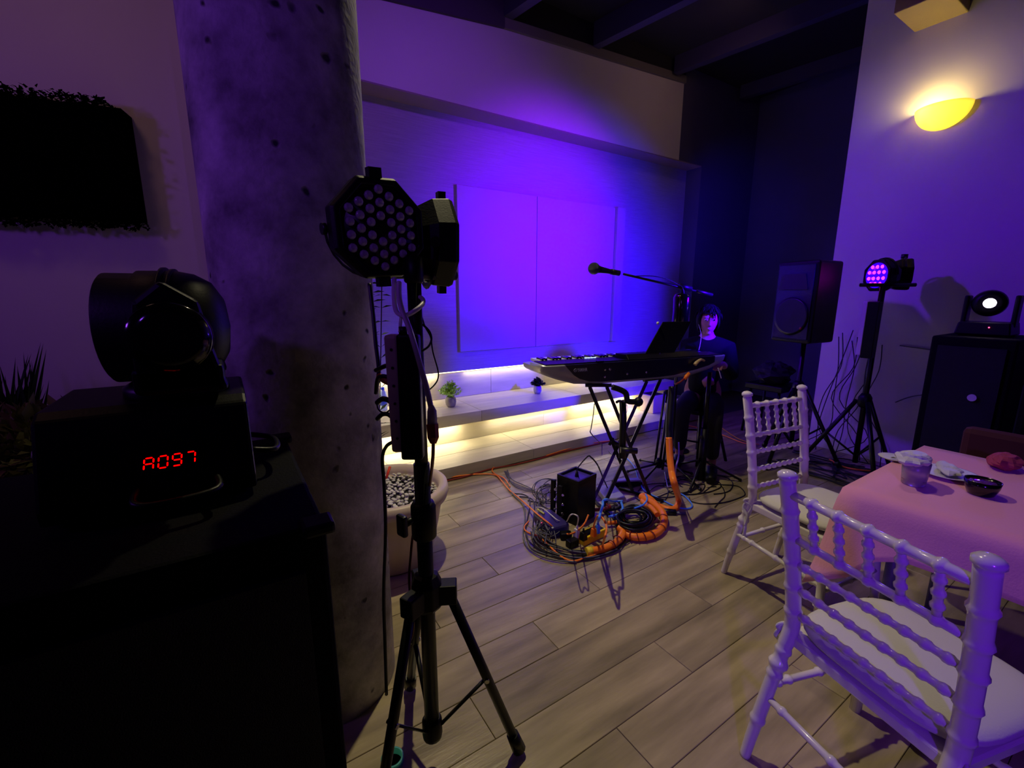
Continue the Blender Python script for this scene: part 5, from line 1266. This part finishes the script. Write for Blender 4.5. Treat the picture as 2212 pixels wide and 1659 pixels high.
# subwoofer stack with the bright moving lamp
SXp = 3.93
a1, a2 = pX(2014, 722, SXp), pX(2203, 738, SXp)
t = thing('subwoofer_stack', 'wide black bass cabinet by the sconce wall under the bright lamp', 'speaker', (SXp+.3, (a1.y+a2.y)/2, 0))
zt_ = (a1.z+a2.z)/2
MB().mm((SXp, a2.y, .04), (SXp+.55, a1.y, zt_)).build('cabinet', M_box, t, bevel=.012)
MB().mm((SXp-.012, a2.y+.04, .09), (SXp, a1.y-.04, zt_-.06)).build('grille', MATS['black_speaker_grille'], t)
for y_ in (a2.y+.06, a1.y-.06):
    for x_ in (SXp+.06, SXp+.49): MB().cyl((x_, y_, 0), (x_, y_, .04), .025, 12).build('foot', M_cab, t)
bd = pX(2100, 859, SXp-.016); MB().cyl(bd, bd-V((.01, 0, 0)), .022, 16).build('badge', M_whitec, t, label='round white badge on the front grille')
ml = dp(2138, 655, 2.92+.12); mlc = V((SXp+.22, ml.y*1.0, 0))
dd = ray(2138, 655); tt = (SXp+.20)/dd.x; ml = EYE+dd*tt
t = thing('moving_head_lamp', 'far moving head lamp shining a white-blue beam on the bass cabinet', 'stage light', (ml.x+.05, ml.y, zt_))
MB().box((ml.x+.07, ml.y, zt_+.05), (.26, .26, .08), taper=.92).build('base', M_black, t, bevel=.008)
for s_ in (-1, 1): MB().box((ml.x+.07, ml.y+s_*.115, zt_+.16), (.09, .025, .20)).build('yoke_arm', M_black, t, bevel=.008)
for x_ in (-.03, .17):
    for y_ in (-.1, .1): MB().cyl((ml.x+x_, ml.y+y_, zt_), (ml.x+x_, ml.y+y_, zt_+.012), .014, 8).build('rubber_foot', M_cab, t)
dl = (EYE-ml).normalized()
MB().lathe([(.055, .0), (.075, -.01), (.085, -.08), (.07, -.14), (0, -.16)], ml, dl, 28).build('head_shell', M_black, t)
MB().lathe([(.030, .001), (.02, .006), (0, .008)], ml, dl, 24).build('lit_lens', mat('white_violet_beam_lens', (1, .9, 1), .2, emit=(.95, .75, 1.0), est=26), t)
MB().ball((ml.x-.06, ml.y-.03, zt_+.06), .004, 8, 6).build('pilot_light', MATS['red_pilot'], t)
# black draped gear right of the stack
bq = pX(2210, 900, 3.3); t = thing('equipment_case', 'black case standing at the right edge beside the bass cabinet', 'case', (3.6, bq.y-.12, 0))
MB().mm((3.32, bq.y-.42, 0), (3.86, bq.y+.03, pX(2205, 822, 3.32).z)).build('case_body', M_box, t, bevel=.03)
MB().box((3.59, bq.y-.2, pX(2205, 822, 3.32).z+.004), (.12, .20, .012)).build('handle', M_blackm, t)
# cables hanging on the wall behind the stands
rnd = random.Random(31)
for k in range(9):
    y0_ = rnd.uniform(1.45, 1.80); pts = [(WX-.03, y0_, rnd.uniform(1.0, 1.15)), (WX-.05, y0_+rnd.uniform(-.06, .06), .8), (WX-.06, y0_+rnd.uniform(-.12, .12), .5), (WX-.08, y0_+rnd.uniform(-.15, .15), .22), (WX-.14, y0_+rnd.uniform(-.2, .2), .01)]
    cord('wall_cable', pts, .004, M_cab, 'thin black cable hanging down the sconce wall behind the stands', group='black cables hanging down the sconce wall', k=5)
cord('wall_cable', [(WX-.02, 1.34, 1.02), (WX-.02, 1.1, 1.0), (WX-.02, .95, .98), (WX-.03, .86, .85), (WX-.03, 1.0, .7), (WX-.03, 1.2, .62), (WX-.04, 1.3, .55)], .005, M_grey, 'dark cable drooping along the sconce wall to the bass cabinet')
cord('orange_cable', [(4.35, 1.6, .012), (4.25, 1.45, .012), (4.3, 1.3, .02), (4.45, 1.2, .012), (4.4, 1.05, .012)], .007, M_orange2, 'orange cable on the floor between the far stands')
for k in range(7):
    pts = [(4.1+rnd.uniform(-.3, .4), 1.5+rnd.uniform(-.5, .4), .01) for _ in range(5)]
    cord('floor_lead', pts, .005, M_cab, 'black cable on the floor between the far tripods', group='black cables between the far tripods', k=6)
# cloths hung on a folded chair in the dark corner
c = pX(1710, 800, 4.9); c = V((4.75, 2.35, 0)); t = thing('dark_stool', 'dark stool with bags in the corner behind the loudspeaker', 'stool', c)
MB().box(c+V((0, 0, .5)), (.38, .38, .06)).build('seat', M_black, t, bevel=.01)
for k in range(4):
    a_ = R(45)+k*PI/2; MB().tube([c+V((math.cos(a_)*.2, math.sin(a_)*.2, .48)), c+V((math.cos(a_)*.25, math.sin(a_)*.25, 0))], .014, 8).build('leg', M_blackm, t)
crumple(c+V((0, 0, .63)), .20, .17, .11, 5, 'shoulder_bag', mat('dark_bag_fabric', (.10, .09, .12), .8), 'dark soft bag resting on the corner stool', 'bag')

# ------------------------------------------------------------------ sconce and bracket on the side wall
sc = pX(2040, 232, WX); r_s = .165
t = thing('wall_sconce', 'half-bowl wall sconce glowing yellow on the side wall', 'lamp', sc)
M_sc = mat('sconce_frosted_glass', (.88, .84, .72), .5)
_nt = M_sc.node_tree; _tr = _nt.nodes.new('ShaderNodeBsdfTranslucent'); _tr.inputs[0].default_value = (.95, .88, .40, 1); _mx = _nt.nodes.new('ShaderNodeMixShader'); _mx.inputs[0].default_value = .65
_nt.links.new(_nt.nodes['Principled BSDF'].outputs[0], _mx.inputs[1]); _nt.links.new(_tr.outputs[0], _mx.inputs[2]); _nt.links.new(_mx.outputs[0], _nt.nodes['Material Output'].inputs[0])
bo = MB(); n, m_ = 28, 10; vs = []
for sh in (0, 1):
    for i in range(m_+1):
        ph = PI/2*i/m_
        for j in range(n+1):
            a_ = PI*j/n; rr_ = r_s-.006*sh
            vs.append(sc+V((-math.sin(a_)*rr_*1.0*math.cos(ph), math.cos(a_)*rr_*math.cos(ph), -math.sin(ph)*rr_*.95)))
st_ = (m_+1)*(n+1)
fs = []
for sh in (0, 1):
    for i in range(m_):
        for j in range(n):
            q_ = sh*st_+i*(n+1)+j; f = (q_, q_+1, q_+n+2, q_+n+1); fs.append(f if sh else f[::-1])
for j in range(n): fs.append((j, j+1, st_+j+1, st_+j))
bo.add(vs, fs, True); bo.build('bowl', M_sc, t, fixn=True)
bulb = sc+V((-.075, .07, -.02))
MB().ball(bulb, (.026, .026, .034)).build('bulb', mat('yellow_bulb', (1, .9, .4), .3, emit=(1.0, .78, .22), est=60), t)
MB().cyl(bulb-V((0, 0, .035)), bulb-V((0, 0, .075)), .012, 10).build('socket', M_beige, t)
light('POINT', 'sconce_bulb', bulb+V((-.03, 0, .015)), None, 5.5, (1.0, .80, .22), shadow_soft_size=.04)
b1 = pX(1995, 57, WX); b2 = pX(2086, 20, WX)
t = thing('wall_bracket', 'short pale timber block jutting from the wall above the sconce', 'bracket', (WX-.12, (b1.y+b2.y)/2, b1.z))
MB().mm((WX-.42, b2.y-.02, b1.z-.02), (WX, b1.y+.05, b1.z+.42)).build('block', mat('rough_pale_timber', (.70, .62, .40), .8, bump=.6, bscale=30, stretch=(6, 1, 1)), t, bevel=.006)
